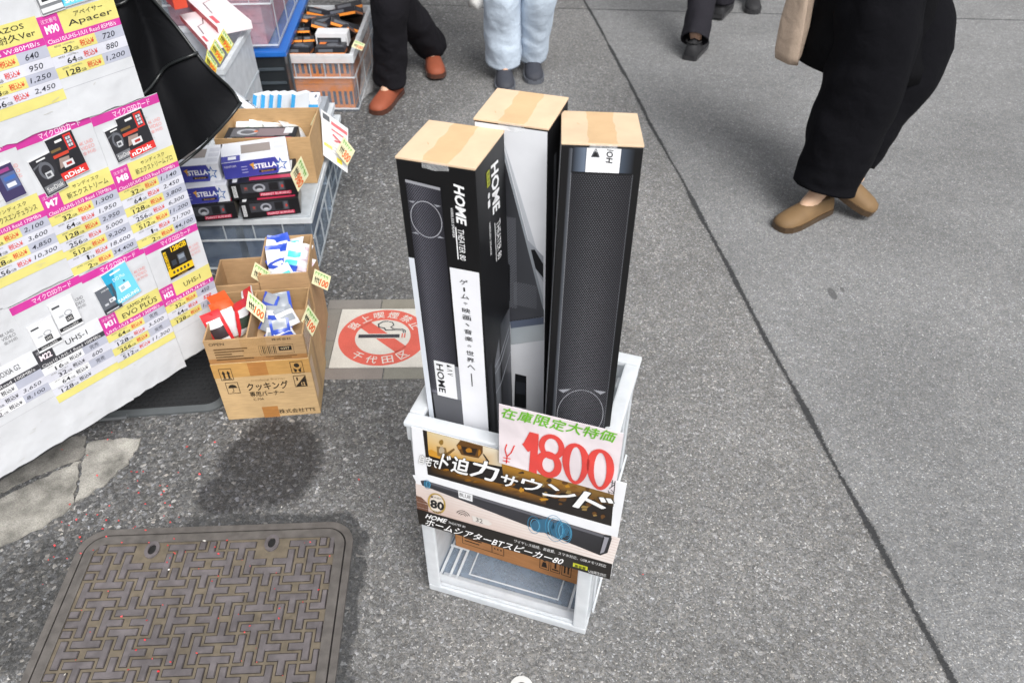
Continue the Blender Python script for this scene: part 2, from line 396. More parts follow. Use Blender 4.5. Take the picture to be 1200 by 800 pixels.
def conc(t, p, o):
    a = N(t, 'ShaderNodeAttribute', attribute_name='Col')
    c, nz = noise_mul(t, a.outputs[0], 320, .72, 1.25, 4); c2, n2 = noise_mul(t, c, 17, .38, 1.15, 9)
    t.links.new(c2, p.inputs['Base Color']); setp(p, rough=.9, spec=.3); bump(t, p, nz.outputs[0], .8, .003)
mat('concrete', conc)
def tile_m(t, p, o):
    a = N(t, 'ShaderNodeAttribute', attribute_name='Col'); c, nz = noise_mul(t, a.outputs[0], 300, .86, 1.08, 4); c2, n2 = noise_mul(t, c, 16, .9, 1.04, 6)
    t.links.new(c2, p.inputs['Base Color']); setp(p, rough=.85, spec=.3); bump(t, p, nz.outputs[0], .4, .002)
mat('tile_face', tile_m)
def rough_poly(pts, step=.012, amp=.005, seed=1):
    rnd = random.Random(seed); out = []
    for i, a in enumerate(pts):
        a, b = Vector(a), Vector(pts[(i + 1) % len(pts)]); n = max(1, int((b - a).length / step)); nn = Vector((-(b - a).y, (b - a).x)).normalized()
        for k in range(n):
            q = a.lerp(b, k / n) + nn * rnd.uniform(-amp, amp); out.append((q.x, q.y))
    return out
def pxy(*p): return [tuple(G(*q)[:2]) for q in p]
m = MB()
for i, pts in enumerate((pxy((90, 588), (97, 548), (103, 520), (128, 516), (166, 514), (150, 543), (120, 570)),
                         pxy((-40, 668), (-60, 600), (4, 583), (38, 566), (94, 541), (86, 588), (78, 600), (50, 618), (0, 641)),
                         pxy((-70, 590), (-60, 540), (30, 520), (100, 512), (98, 536), (35, 560), (6, 575)))):
    m.prism(rough_poly(pts, seed=i), -.02, .004, C(('a29f98', '98958e', '8a8781')[i]), 'concrete')
tag(m.build('pavement_slab_fragments'), 'broken pale concrete paving under the price board', 'pavement', kind='structure')

# ------------------------------------------------------------------ manhole cover with its relief of T bars
mh = thing('manhole_cover', 'square rusty iron manhole cover with a relief of interlocking T bars', 'manhole cover', (MAN[0], MAN[1], 0))
MM = Matrix.Translation((MAN[0], MAN[1], 0)) @ Matrix.Rotation(MA, 4, 'Z')
def rrect(hw, r, n=10, cx=0, cy=0):
    out = []
    for (sx, sy, a0) in ((1, 1, 0), (-1, 1, 90), (-1, -1, 180), (1, -1, 270)):
        for k in range(n + 1):
            a = R(a0 + 90 * k / n); out.append((cx + sx * (hw - r) + r * math.cos(a), cy + sy * (hw - r) + r * math.sin(a)))
    return out
def band(mb, A, B, z0, z1, col, m_, M, zi=None):
    """A ring between outlines A (outer) and B (inner) of equal count: top face at z1, walls down to z0."""
    n = len(A); zi = z1 if zi is None else zi
    vs = [M @ Vector((*p, z)) for P_, z in ((A, z0), (A, z1), (B, zi), (B, z0)) for p in P_]; fs = []
    for i in range(n):
        j = (i + 1) % n
        for k in range(3): fs.append([k * n + i, k * n + j, (k + 1) * n + j, (k + 1) * n + i])
    mb.add(vs, fs, col, m_)
HW = .322
IR, IR2, GR = C('5e5a57'), C('645f61'), C('6b6254')
m = MB(); band(m, rrect(HW, .062), rrect(HW - .016, .05), -.03, .0055, IR, 'cast_iron', MM, .005); m.build('frame', mh)
m = MB()
m.prism(rrect(HW - .0165, .0495), -.03, .0012, C('1d1a19'), 'cast_iron', MM)
m.prism(rrect(HW - .03, .04), .0005, .002, GR, 'cast_iron', MM)
band(m, rrect(HW - .0195, .047), rrect(HW - .041, .03), .0008, .0055, IR, 'cast_iron', MM)
cell = .1408; lim = HW - .045; ht = .0058
a0 = MM.inverted() @ Vector((-.91210614, .98401324, 0))
holes = [MM.inverted() @ Vector(q) for q in ((-.84425705, 1.0768, 0), (-.5677, 1.0957, 0))]
def trect(x0, y0, x1, y1, out):
    x0, x1 = max(x0, -lim), min(x1, lim); y0, y1 = max(y0, -lim), min(y1, lim)
    if x1 - x0 > .004 and y1 - y0 > .004: out.append((x0, y0, x1, y1))
rects = []
for i in range(-8, 9):
    for j in range(-8, 9):
        for h in (0, .5):
            bx, by = a0.x + (i + h) * cell, a0.y - (j + h) * cell
            T = .043 * cell; H_ = .207 * cell; Sx = .262 * cell
            def add(x0, y0, x1, y1): trect(bx + x0, by + y0, bx + x1, by + y1, rects)
            add(-H_, -T, H_, T); add(-T, T, T, T + Sx - T)                                   # T standing
            cx, cy = .167 * cell, .335 * cell
            add(cx - T, cy - H_, cx + T, cy + H_); add(cx + T, cy - T, cx + T + Sx - T, cy + T)
            cx = -.167 * cell
            add(cx - T, cy - H_, cx + T, cy + H_); add(cx - T - Sx + T, cy - T, cx - T, cy + T)
            cy = .67 * cell
            add(-H_, cy - T, H_, cy + T); add(-T, cy - T - Sx + T, T, cy - T)
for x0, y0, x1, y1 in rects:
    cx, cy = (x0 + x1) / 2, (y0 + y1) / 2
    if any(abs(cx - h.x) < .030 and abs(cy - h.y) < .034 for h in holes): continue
    g_ = .0029; m.add([MM @ Vector(v) for v in ((x0 - g_, y0 - g_, .00235), (x1 + g_, y0 - g_, .00235), (x1 + g_, y1 + g_, .00235), (x0 - g_, y1 + g_, .00235))], [[0, 1, 2, 3]], C('221d1a'), 'cast_iron') if not any(abs(cx - h.x) < .03 and abs(cy - h.y) < .034 for h in holes) else None  # dark border round each bar: shade of its side walls painted in, with crevice grime
    e = .0014; k = random.uniform(.9, 1.06); col = tuple(c * k for c in IR2)
    vs = [(x0 - e, y0 - e, .0024), (x1 + e, y0 - e, .0024), (x1 + e, y1 + e, .0024), (x0 - e, y1 + e, .0024), (x0, y0, ht), (x1, y0, ht), (x1, y1, ht), (x0, y1, ht)]
    m.add([MM @ Vector(v) for v in vs], [[4, 5, 6, 7], [0, 1, 5, 4], [1, 2, 6, 5], [2, 3, 7, 6], [3, 0, 4, 7]], col, 'cast_iron')
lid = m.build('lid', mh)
for h in holes:
    m = MB()
    def oval(rx, ry, n=16): return [(h.x + rx * math.cos(2 * math.pi * k / n), h.y + ry * math.sin(2 * math.pi * k / n)) for k in range(n)]
    band(m, oval(.017, .023), oval(.009, .014), .0015, .0065, IR2, 'cast_iron', MM)
    m.add([MM @ Vector((*p, .0026)) for p in oval(.0095, .0145)], [list(range(16))], C('0a0a0a'), 'matte')
    m.build('keyhole', mh)

# small ring of a survey stud at the lower edge
s0 = G(611, 806)
m = MB(); M_ = Matrix.Translation(s0)
def circ(r, n=28): return [(r * math.cos(2 * math.pi * k / n), r * math.sin(2 * math.pi * k / n)) for k in range(n)]
band(m, circ(.024), circ(.011), -.01, .005, C('c9c9c7'), 'plastic', M_, .007); m.prism(circ(.0112), -.01, .004, C('4d4546'), 'cast_iron', M_)
band(m, circ(.0075), circ(.005), .003, .006, C('c0bdbb'), 'plastic', M_)
tag(m.build('survey_stud'), 'small pale metal ring stud set into the asphalt', 'survey stud')

# ------------------------------------------------------------------ no smoking tile set in a stone surround
TS = .272
tm = frame((-.538, 1.7016, 0), (1, .013)); TU = tm.to_3x3() @ Vector((1, 0, 0)); TV = tm.to_3x3() @ Vector((0, 1, 0))
tile = thing('no_smoking_tile', 'white ground tile with a red no smoking ring and cigarette', 'ground sign', tm.translation + (TU + TV) * TS / 2)
m = MB(); m.box((TS / 2 + .005, TS / 2, -.01), (TS + .012, TS, .026), C('c9c5bd'), 'tile_face', tm)
cv = Canvas(m, tm.translation + Vector((0, 0, .003)), TU * (TS + .012), TV * TS, 'tile_face')
RED, TW = C('c85f52'), C('cac7c0')
cx, cy, r1, r0 = .505, .5, .478, .298
cv.ring(cx, cy, r0, r0, r1, r1, RED, 0, 64)
a = R(-45); dx, dy = math.cos(a), math.sin(a); ex, ey = -dy * .072, dx * .072; k0 = .302
cv.poly([(cx - dx * k0 - ex, cy - dy * k0 - ey), (cx + dx * k0 - ex, cy + dy * k0 - ey), (cx + dx * k0 + ex, cy + dy * k0 + ey), (cx - dx * k0 + ex, cy - dy * k0 + ey)], RED, 0)
cv.rect(cx - .275, cy - .028, cx + .2, cy + .052, TW, 1); cv.rect(cx - .265, cy - .018, cx + .18, cy + .04, C('3a3a40'), 2)
for k in range(2): cv.rect(cx + .2 + k * .028, cy - .02, cx + .214 + k * .028, cy + .055, RED, 2)
cv.rect(cx + .12, cy + .06, cx + .25, cy + .13, TW, 1)
SM = C('45484c')
for off in (0, .022):
    P_ = [(cx + .235 - off * .9, cy + .065), (cx + .235 - off, cy + .1), (cx + .2 - off * .6, cy + .13 - off), (cx + .1, cy + .135 - off * 1.0)]
    cv.stroke(P_, .0035, SM, 3)
cv.stroke([(cx + .1, cy + .135), (cx + .07, cy + .165), (cx + .1, cy + .2), (cx + .08, cy + .25), (cx + .04, cy + .262)], .0035, SM, 3)
cv.stroke([(cx + .1, cy + .113), (cx + .02, cy + .113), (cx + .0, cy + .15), (cx - .06, cy + .165), (cx - .07, cy + .22), (cx - .02, cy + .265), (cx + .03, cy + .27)], .0045, SM, 3)
def arc_text(s, rr, h, start, step, col):
    for i, ch in enumerate(s):
        a = R(start - i * step); up = Vector((math.cos(a), math.sin(a))); rt = Vector((up.y, -up.x))
        c = Vector((cx, cy)) + up * rr
        if step < 0: up, rt = -up, -rt
        q = [c + up * h / 2 - rt * h / 2, c + up * h / 2 + rt * h / 2, c - up * h / 2 - rt * h / 2]
        cv.text(ch, 0, 0, 0, 0, col, 1, bold=.02, quad=[tuple(x) for x in q])
arc_text('路上喫煙禁止', .388, .115, 150, 24, TW)
arc_text('千代田区', .388, .115, 233, -25, TW)
m.build('tile', tile)
m = MB(); SC = C('807c75')
for (x0, y0, x1, y1) in ((-.05, -.048, .16, -.003), (.163, -.048, .30, -.003), (-.05, 0, -.003, .12), (-.05, .123, -.003, TS + .0), (-.05, TS + .003, .12, TS + .05), (.123, TS + .003, .30, TS + .05), (TS + .015, 0, TS + .05, TS)):
    m.box(((x0 + x1) / 2, (y0 + y1) / 2, -.01), (x1 - x0, y1 - y0, .026 + random.uniform(-.001, .001)), tuple(c * random.uniform(.96, 1.04) for c in SC), 'tile_face', tm, .002)
m.build('stone_surround', tile)

# ------------------------------------------------------------------ translucent crate, open towards the camera below
CW, CD, CH = .361, .29, .555
CM = frame((-.1866, .976, 0), (.3434, -.1108))
crate = thing('plastic_crate', 'tall translucent white plastic crate with open lower front, holding three speaker boxes', 'crate', CM @ Vector((CW / 2, CD / 2, 0)))
FW, RW = C('e6e9ec'), C('e8ebee')
def cbox(mb, x0, y0, z0, x1, y1, z1, mm='frosted_white', M=CM, bev=.0035):
    mb.box(((x0 + x1) / 2, (y0 + y1) / 2, (z0 + z1) / 2), (x1 - x0, y1 - y0, z1 - z0), FW, mm, M, bev)
t_ = .006
m = MB(); cbox(m, .004, .006, .008, CW - .004, CD - .004, .012, 'blue_clear', bev=0)
for x in (.012, .034, .05, CW - .05, CW - .034, CW - .015): cbox(m, x, .03, .0125, x + .005, CD - .01, .017, 'frosted_rib', bev=0)
for y in (.11, .2): 
    cbox(m, .010, y, .0175, .055, y + .005, .02, 'frosted_rib', bev=0); cbox(m, CW - .055, y, .0175, CW - .01, y + .005, .02, 'frosted_rib', bev=0)
for (x0, y0, x1, y1) in ((.075, .055, CW - .075, .058), (.075, .26, CW - .075, .263), (.075, .0585, .078, .2595), (CW - .078, .0585, CW - .075, .2595)): cbox(m, x0, y0, .0122, x1, y1, .0132, 'frosted_rib', bev=0)
m.build('floor_panel', crate)
m = MB(); cbox(m, 0, 0, .001, CW, .034, .022, 'frosted_rib'); cbox(m, .02, .0345, .006, CW - .02, .044, .017, 'frosted_white'); cbox(m, .006, .004, .0225, CW - .006, .012, .03, 'frosted_white'); m.build('front_lip', crate)
for s in (0, 1):
    m = MB(); x0 = 0 if s == 0 else CW - t_
    cbox(m, x0, .0355, .004, x0 + t_, CD, CH - .052, 'frosted_white')
    xo = -.003 if s == 0 else CW + .0005
    for y in (.06, .12, .18, .24): cbox(m, xo, y, .02, xo + .0025, y + .008, CH - .055, 'frosted_rib', bev=0)
    for z in (.03, .27): cbox(m, xo - (.004 if s == 0 else -.003), .04, z, xo + (.0 if s == 0 else .0065), CD - .01, z + .012, 'frosted_rib', bev=0)
    m.build('side_panel', crate)
    m = MB(); xp = 0 if s == 0 else CW - .029
    cbox(m, xp, 0, .0225, xp + .029, .006, .27, 'frosted_rib'); cbox(m, xp + (.002 if s == 0 else .021), .0065, .0225, xp + (.008 if s == 0 else .027), .034, .27, 'frosted_white', bev=0)
    m.build('front_post', crate)
m = MB(); cbox(m, t_ + .0005, CD - t_, .0125, CW - t_ - .0005, CD, CH - .052, 'frosted_white', bev=0)
for k in range(-14, 9):
    for sg in (1, -1):
        pts = []
        for q in range(15):
            z = .06 + q * .032; x = (k * .036 + q * .022) if sg == 1 else (CW - k * .036 - q * .022)
            if .012 < x < CW - .012 and z < CH - .06: pts.append(CM @ Vector((x, CD - t_ - .0015, z)))
        if len(pts) > 1: m.tube(pts, .0022, RW, 'frosted_rib', 5)
m.build('back_panel', crate)
m = MB(); cbox(m, .0, .0, .2705, CW, .006, CH - .052, 'frosted_rib'); m.build('front_panel', crate)
m = MB(); z0, z1 = CH - .05, CH
def rim(mb, ox, wd, za, zb, mm):
    cbox(mb, -ox, -ox, za, CW + ox, wd, zb, mm); cbox(mb, -ox, CD - wd, za, CW + ox, CD + ox, zb, mm)
    cbox(mb, -ox, wd + .0004, za, wd, CD - wd - .0004, zb, mm); cbox(mb, CW - wd, wd + .0004, za, CW + ox, CD - wd - .0004, zb, mm)
rim(m, .004, .011, z0, CH - .012, 'frosted_rib'); rim(m, .007, .021, CH - .0118, CH, 'frosted_rib')
for y in (.05, .13, .21): cbox(m, CW - .028, y, CH - .034, CW - .0115, y + .03, CH - .013, 'frosted_rib')
for x in (.02, .30): cbox(m, x, -.009, CH - .04, x + .04, -.0045, CH - .014, 'frosted_rib')
m.build('rim', crate)

m = MB(); cbox(m, t_ + .001, .0065, .262, CW - t_ - .001, CD - t_ - .001, .267, 'cloudy_plastic', bev=0)
for k in range(7): cbox(m, .03 + k * .046, .01, .2675, .034 + k * .046, CD - .012, .2685, 'frosted_rib', bev=0)
m.build('upper_floor', crate)
# flat carton lying in the lower part of the crate
KR = C('a9764a'); KL = C('c79c6c')
M_ = frame(G(534, 639, .022), G(680, 686, .022) - G(534, 639, .022)); wI = (G(680, 686, .022) - G(534, 639, .022)).length
hI = .20; m = MB(); m.box((wI / 2, .07, hI / 2), (wI, .14, hI), KR, 'cardboard', M_, .002)
cv = boxcanvas(m, M_, wI, .14, hI, 'front', 'cardboard'); INK = C('2a211b')
def frame_rect(cv, a0, b0, a1, b1, wx, wy, col, L=0):
    cv.rect(a0, b0, a1, b0 + wy, col, L); cv.rect(a0, b1 - wy, a1, b1, col, L); cv.rect(a0, b0 + wy, a0 + wx, b1 - wy, col, L); cv.rect(a1 - wx, b0 + wy, a1, b1 - wy, col, L)
frame_rect(cv, .06, .1, .40, .42, .005, .01, INK); cv.rect(.30, .11, .305, .41, INK); cv.rect(.305, .26, .395, .27, INK)
for k in range(3): cv.rect(.32 + k * .025, .18, .33 + k * .025, .21, INK)
for k in range(4): cv.rect(.08, .16 + k * .055, .2 + .02 * (k % 3), .18 + k * .055, INK)
for k in range(3):
    x = .68 + k * .085; frame_rect(cv, x, .1, x + .075, .42, .005, .012, INK)
    if k == 0: cv.poly([(x + .015, .14), (x + .06, .14), (x + .05, .24), (x + .025, .24)], INK); cv.disc(x + .037, .31, .016, .055, INK)
    if k == 1: cv.rect(x + .03, .18, x + .045, .36, INK); cv.rect(x + .012, .14, x + .063, .165, INK)
    if k == 2:
        for q in (.018, .045): cv.rect(x + q, .15, x + q + .012, .27, INK); cv.poly([(x + q - .006, .27), (x + q + .018, .27), (x + q + .006, .37)], INK)
tag(m.build('cardboard_carton'), 'flat brown carton with black handling marks lying inside the white crate', 'carton')

# ------------------------------------------------------------------ the three tall speaker boxes
TAN, TANE = C('cfb598'), C('a98558')
def speaker_box(p, z, L, label, draw):
    x, y, rx, ry, rz, w_, d_ = p; k = (CAM_H - z) / .515
    x, y, w_, d_ = x * k, y * k, w_ * k, d_ * k
    Rm = (Matrix.Rotation(rz, 4, 'Z') @ Matrix.Rotation(ry, 4, 'Y') @ Matrix.Rotation(rx, 4, 'X'))
    M = Matrix.Translation((x, y, z)) @ Rm @ Matrix.Translation((-w_ / 2, -d_ / 2, -L))
    t = thing('speaker_box', label, 'speaker box', M @ Vector((w_ / 2, d_ / 2, 0)), 'tall speaker boxes in the crate')
    m = MB(); m.box((w_ / 2, d_ / 2, (L - .004) / 2), (w_, d_, L - .004), C('0b0b0d'), 'box_print', M, .0015)
    draw(m, M, w_, d_, L - .004); m.build('printed_sleeve', t)
    m = MB(); m.box((w_ / 2, d_ / 2, L - .00175), (w_ + .001, d_ + .001, .0035), TAN, 'matte', M, .0008)
    e = .0016
    cvt = boxcanvas(m, M, w_, d_, L, 'top', 'cardboard')
    for k_ in range(1): 
        a, b = random.uniform(.15, .8), random.uniform(.1, .85); cvt.stroke([(a, b), (a + .03, b - .05)], .0007, C('a58763'), 0)
    m.build('flap', t)
    m = MB(); n = 9; rnd = random.Random(int(x * 9999))
    pts = [(.33 + rnd.uniform(-.02, .02), i / n) for i in range(n + 1)], [(.68 + rnd.uniform(-.02, .02), i / n) for i in range(n + 1)]
    for i in range(n): cvt2 = Canvas(m, cvt.O, cvt.U, cvt.V, 'tape', .0006); cvt2.poly([pts[0][i], pts[1][i], pts[1][i + 1], pts[0][i + 1]], TAN)
    cf = boxcanvas(m, M, w_, d_, L, 'front', 'clear_film'); cf.base = .0018; cf.poly([(.34, .987), (.5, .984), (.68, .988), (.68, .999), (.34, .999)], WHITE)
    m.build('packing_tape', t)
def dash_text(cv, s, a0, b0, a1, b1, col, **k): cv.text(s, a0, b0, a1, b1, col, **k)
GD, GM, GL = C('1e1f22'), C('3a3b40'), C('6d7076')
def gradpoly(cv, a0, b0, a1, b1, cols, L=0, vertical=False, n=None):
    """Printed gradient: strips between evenly spaced colours."""
    k = len(cols) - 1
    for i in range(k):
        if vertical:
            q0, q1 = b0 + (b1 - b0) * i / k, b0 + (b1 - b0) * (i + 1) / k
            cv.poly([(a0, q0), (a1, q0), (a1, q1), (a0, q1)], [cols[i], cols[i], cols[i + 1], cols[i + 1]], L)
        else:
            q0, q1 = a0 + (a1 - a0) * i / k, a0 + (a1 - a0) * (i + 1) / k
            cv.poly([(q0, b0), (q1, b0), (q1, b1), (q0, b1)], [cols[i], cols[i + 1], cols[i + 1], cols[i]], L)
def mesh_lines(cv, a0, b0, a1, b1, wm, hm, step, col, L, slope=1.7, wd=.0007):
    """Fine diamond lines of a printed loudspeaker grille, clipped to a rectangle; wm, hm: face size in metres."""
    W_, H_ = (a1 - a0) * wm, (b1 - b0) * hm; rise = W_ * slope; s = -rise
    for sg in (0, 1):
        s = -rise
        while s < H_:
            x0, y0, x1, y1 = 0., s, W_, s + rise
            if y0 < 0: x0 = -s / slope; y0 = 0
            if y1 > H_: x1 = (H_ - s) / slope; y1 = H_
            if x1 - x0 > .002:
                q = [(x0, y0), (x1, y1)]
                if sg: q = [(W_ - a, b) for a, b in q]
                cv.stroke([(a0 + a / wm, b0 + b / hm) for a, b in q], wd, col, L + sg)
            s += step
def draw1(m, M, w_, d_, L):
    c = boxcanvas(m, M, w_, d_, L, 'front')
    aW, bT = c.px(527, 313)
    c.rect(aW, .0, .975, bT, C('dcdde2'), 0)
    a1_, b1_ = c.px(477.5, 301); c.rect(0.006, 0, .085, b1_, C('c9ced6'), 0)
    # the loudspeaker picture on the left
    sa0, sb1 = c.px(475.5, 213); sa1, _ = c.px(516, 220); _, sb0 = c.px(505, 455)
    gradpoly(c, sa0, sb0 - .01, sa1, sb1, [C('45454e'), C('777782'), C('6a6a75'), C('50505a'), C('303037')], 1)
    mesh_lines(c, sa0, sb0, sa1, sb1, w_, L, .0052, C('24242a'), 2, 1.4, .0012)
    c.poly([(sa0, sb1), (sa1, sb1 - .006), (sa1, sb1 - .0), (sa0, sb1 + .006)], C('8f9096'), 4)
    rx_, ry_ = (sa1 - sa0) * .5, .034; ry_ = rx_ * w_ / L * 1.25
    cx_, cy_ = (sa0 + sa1) / 2, c.px(500, 257)[1]
    c.ring(cx_, cy_, rx_ * .9, ry_ * .9, rx_ * .94, ry_ * .94, C('a3a5ac'), 4, 28)
    for sg in (-1, 1):
        for st in (-1, 1): c.poly([(cx_ + sg * rx_ * .98, cy_ + st * ry_ * .82), (cx_ + sg * rx_ * .55, cy_ + st * ry_ * .86), (cx_ + sg * rx_ * .7, cy_ + st * ry_ * .74)], C('8f9199'), 4)
    lb0, lb1 = c.px(510, 461)[1], c.px(508, 421)[1]
    c.rect(sa0 + .02, 0.3, sa1 + .03, lb0 + .002, C('55565b'), 1); c.rect(sa1 - .07, lb0, sa1 + .03, lb1 - .005, C('7a7c82'), 4)
    c.rect(sa0 + .1, lb0, sa1 - .03, lb1, C('dcdde0'), 5)
    c.text('HOME', sa0 + .13, lb0 + .012, sa0 + .24, lb1 - .008, BLACK, 6, bold=.02, rot=-90)
    for k in range(3): c.text('▶><'[k], sa0 + .3, lb1 - .012 - k * .012, sa0 + .38, lb1 - .004 - k * .012, BLACK, 6)
    # lettering
    def T(s, u0, v0, u1, v1, bold, shear=.0, col=C('e9eaec')):
        A, B = c.px(u0, v0), c.px(u1, v1); c.text(s, A[0], B[1], A[0] + (u1 - u0) / 92 * .98, A[1], col, 2, bold=bold, shear=shear, rot=-90)
    T('HOME', 531.5, 215, 544, 264, .03, .2); T('THEATER 80', 536.5, 268, 544, 305, .0, .2); T('WIRELESS SPEAKER', 528, 243, 531, 278, .0)
    A, B = c.px(535, 266), c.px(540, 304); c.rect(A[0] - .016, B[1], A[0] - .002, A[1], C('e9eaec'), 2)
    s = 'ゲームや映画、音楽の世界へ'; u, v = 543.5, 328
    for k, ch in enumerate(s):
        uu, vv = 543.3 + k * .75, 329 + k * 8.3; small = ch in 'や、の'
        A = c.px(uu, vv); q = .5 if small else 1
        if ch == 'ー': c.rect(A[0] - .012 + .0, A[1] - .0085, A[0] + .012, A[1] + .0015, BLACK, 2); continue
        c.text(ch, A[0] - .055 * q, A[1] - .0062 * q - .003, A[0] + .058 * q, A[1] + .0062 * q - .003, BLACK, 2, bold=.02)
    A, B = c.px(552.5, 437), c.px(553.5, 452); c.rect(A[0] - .008, B[1], A[0] + .008, A[1], C('3b3b3d'), 2)
    # right-hand side
    c = boxcanvas(m, M, w_, d_, L, 'right')
    def S(s, u0, v0, v1, wd, bold, col=C('d7d8da'), shear=.2):
        A, B = c.px(u0, v0), c.px(u0, v1); c.text(s, A[0], B[1], A[0] + wd, A[1], col, 2, bold=bold, shear=shear, rot=-90)
    S('HOME', 574.5, 195, 259, .26, .03); S('THEATER 80', 581, 262, 309, .15, 0); S('WIRELESS SPEAKER', 572.5, 262, 303, .05, 0)
    A, B = c.px(579.5, 261), c.px(579.5, 309); c.rect(A[0] - .012, B[1], A[0] + .006, A[1], C('d7d8da'), 2)
    A, B = c.px(569.5, 203), c.px(569.5, 222); c.rect(A[0], B[1], A[0] + .1, A[1], C('a6ad22'), 2); c.text('高音質', A[0] + .01, B[1] + .002, A[0] + .09, A[1] - .002, BLACK, 3, rot=-90)
    A, B = c.px(570.5, 228), c.px(570.5, 236); c.disc(A[0] + .05, (A[1] + B[1]) / 2, .035, .006, C('c9cacc'), 2)
    c.rect(A[0] + .005, B[1] - .018, A[0] + .08, B[1] - .003, C('d0d1d3'), 2)
    gradpoly(c, .03, 0, .2, .52, [C('141417'), C('2b2c31')], 0)
    gradpoly(c, .3, 0, .52, .50, [C('4a4c52'), C('5d6066'), C('3a3c41')], 0)
    c.poly([(.3, .5), (.52, .5), (.52, .55)], C('54565c'), 0)
    gradpoly(c, .58, 0, .99, .58, [C('222328'), C('33353a'), C('5a5c62')], 0)
    for k, b in enumerate((.49, .47, .41)): c.poly([(.3, b), (.52, b), (.99, b + .04), (.99, b + .046), (.52, b + .006), (.3, b + .005)], C('7a7d84'), 1)
def draw2(m, M, w_, d_, L):
    c = boxcanvas(m, M, w_, d_, L, 'front'); c.rect(.012, 0, .988, .998, C('d6d8dd'), 0)
    a = lambda u, v: c.px(u, v)
    gmesh = [a(585, 165), a(592, 190), a(637.5, 363), a(637.5, 371), a(598, 377), a(575, 345)]
    gmesh = [(min(max(x, .012), .985), y) for x, y in gmesh]
    c.poly(gmesh, [C('1d1e21'), C('2a2b2f'), C('56585e'), C('4a4c52'), C('3c3d43'), C('1f2024')], 1)
    A = a(590, 200); 
    # a band of silver along the grille and the end cap of the loudspeaker in the picture
    def cl(pts): return [(min(max(x, .012), .986), y) for x, y in (a(*p) for p in pts)]
    c.poly(cl([(587, 160), (637, 350), (637, 363), (590, 180)]), C('8f959c'), 2)
    c.poly(cl([(591, 168), (600, 195), (637, 318), (637, 350)]), C('b4b8bf'), 3)
    c.poly(cl([(618, 280), (637, 300), (637, 330), (628, 315)]), C('93979f'), 4)
    c.poly(cl([(622.5, 292), (627, 292), (637, 309), (637, 325), (628, 314)]), C('15161a'), 5)
    c.poly(cl([(598, 376), (637.5, 371), (637.5, 379), (599, 384)]), C('565e70'), 5)
    c.poly(cl([(599, 384), (637.5, 379), (637.5, 398), (599, 403)]), [C('9aa2a8'), C('aeb5ba'), C('b9bfc3'), C('a3aab0')], 5)
    for k in range(11): 
        u = 600 + k * 3.4; q = a(u, 375 - k * .45); c.rect(q[0] - .006, q[1] - .001, q[0] + .006, q[1] + .001, C('0d0d0f'), 6)
    c.poly(cl([(604, 437), (617, 440), (617, 478), (603, 475)]), C('18191c'), 5); c.poly(cl([(605, 446), (616, 448), (616, 462), (605, 460)]), C('2e3036'), 6)
    c.poly(cl([(588, 300), (598, 310), (598, 352), (585, 345)]), C('1a1b1e'), 6)
    mesh_lines(c, .05, c.px(600, 360)[1], .55, c.px(600, 255)[1], w_, L, .0055, C('63656c'), 1.4, 1.2, .0009)
    mesh_lines(c, .5, c.px(630, 362)[1], .86, c.px(630, 335)[1], w_, L, .0055, C('63656c'), 1.4, 1.2, .0009)
    c = boxcanvas(m, M, w_, d_, L, 'right'); c.rect(.3, 0, .42, .93, C('8b8e94'), 0); gradpoly(c, .42, 0, .98, .93, [C('26272b'), C('3d3f45'), C('1b1c1f')], 0)
    c = boxcanvas(m, M, w_, d_, L, 'left'); c.rect(.01, 0, .99, .95, C('c9cbd0'), 0)
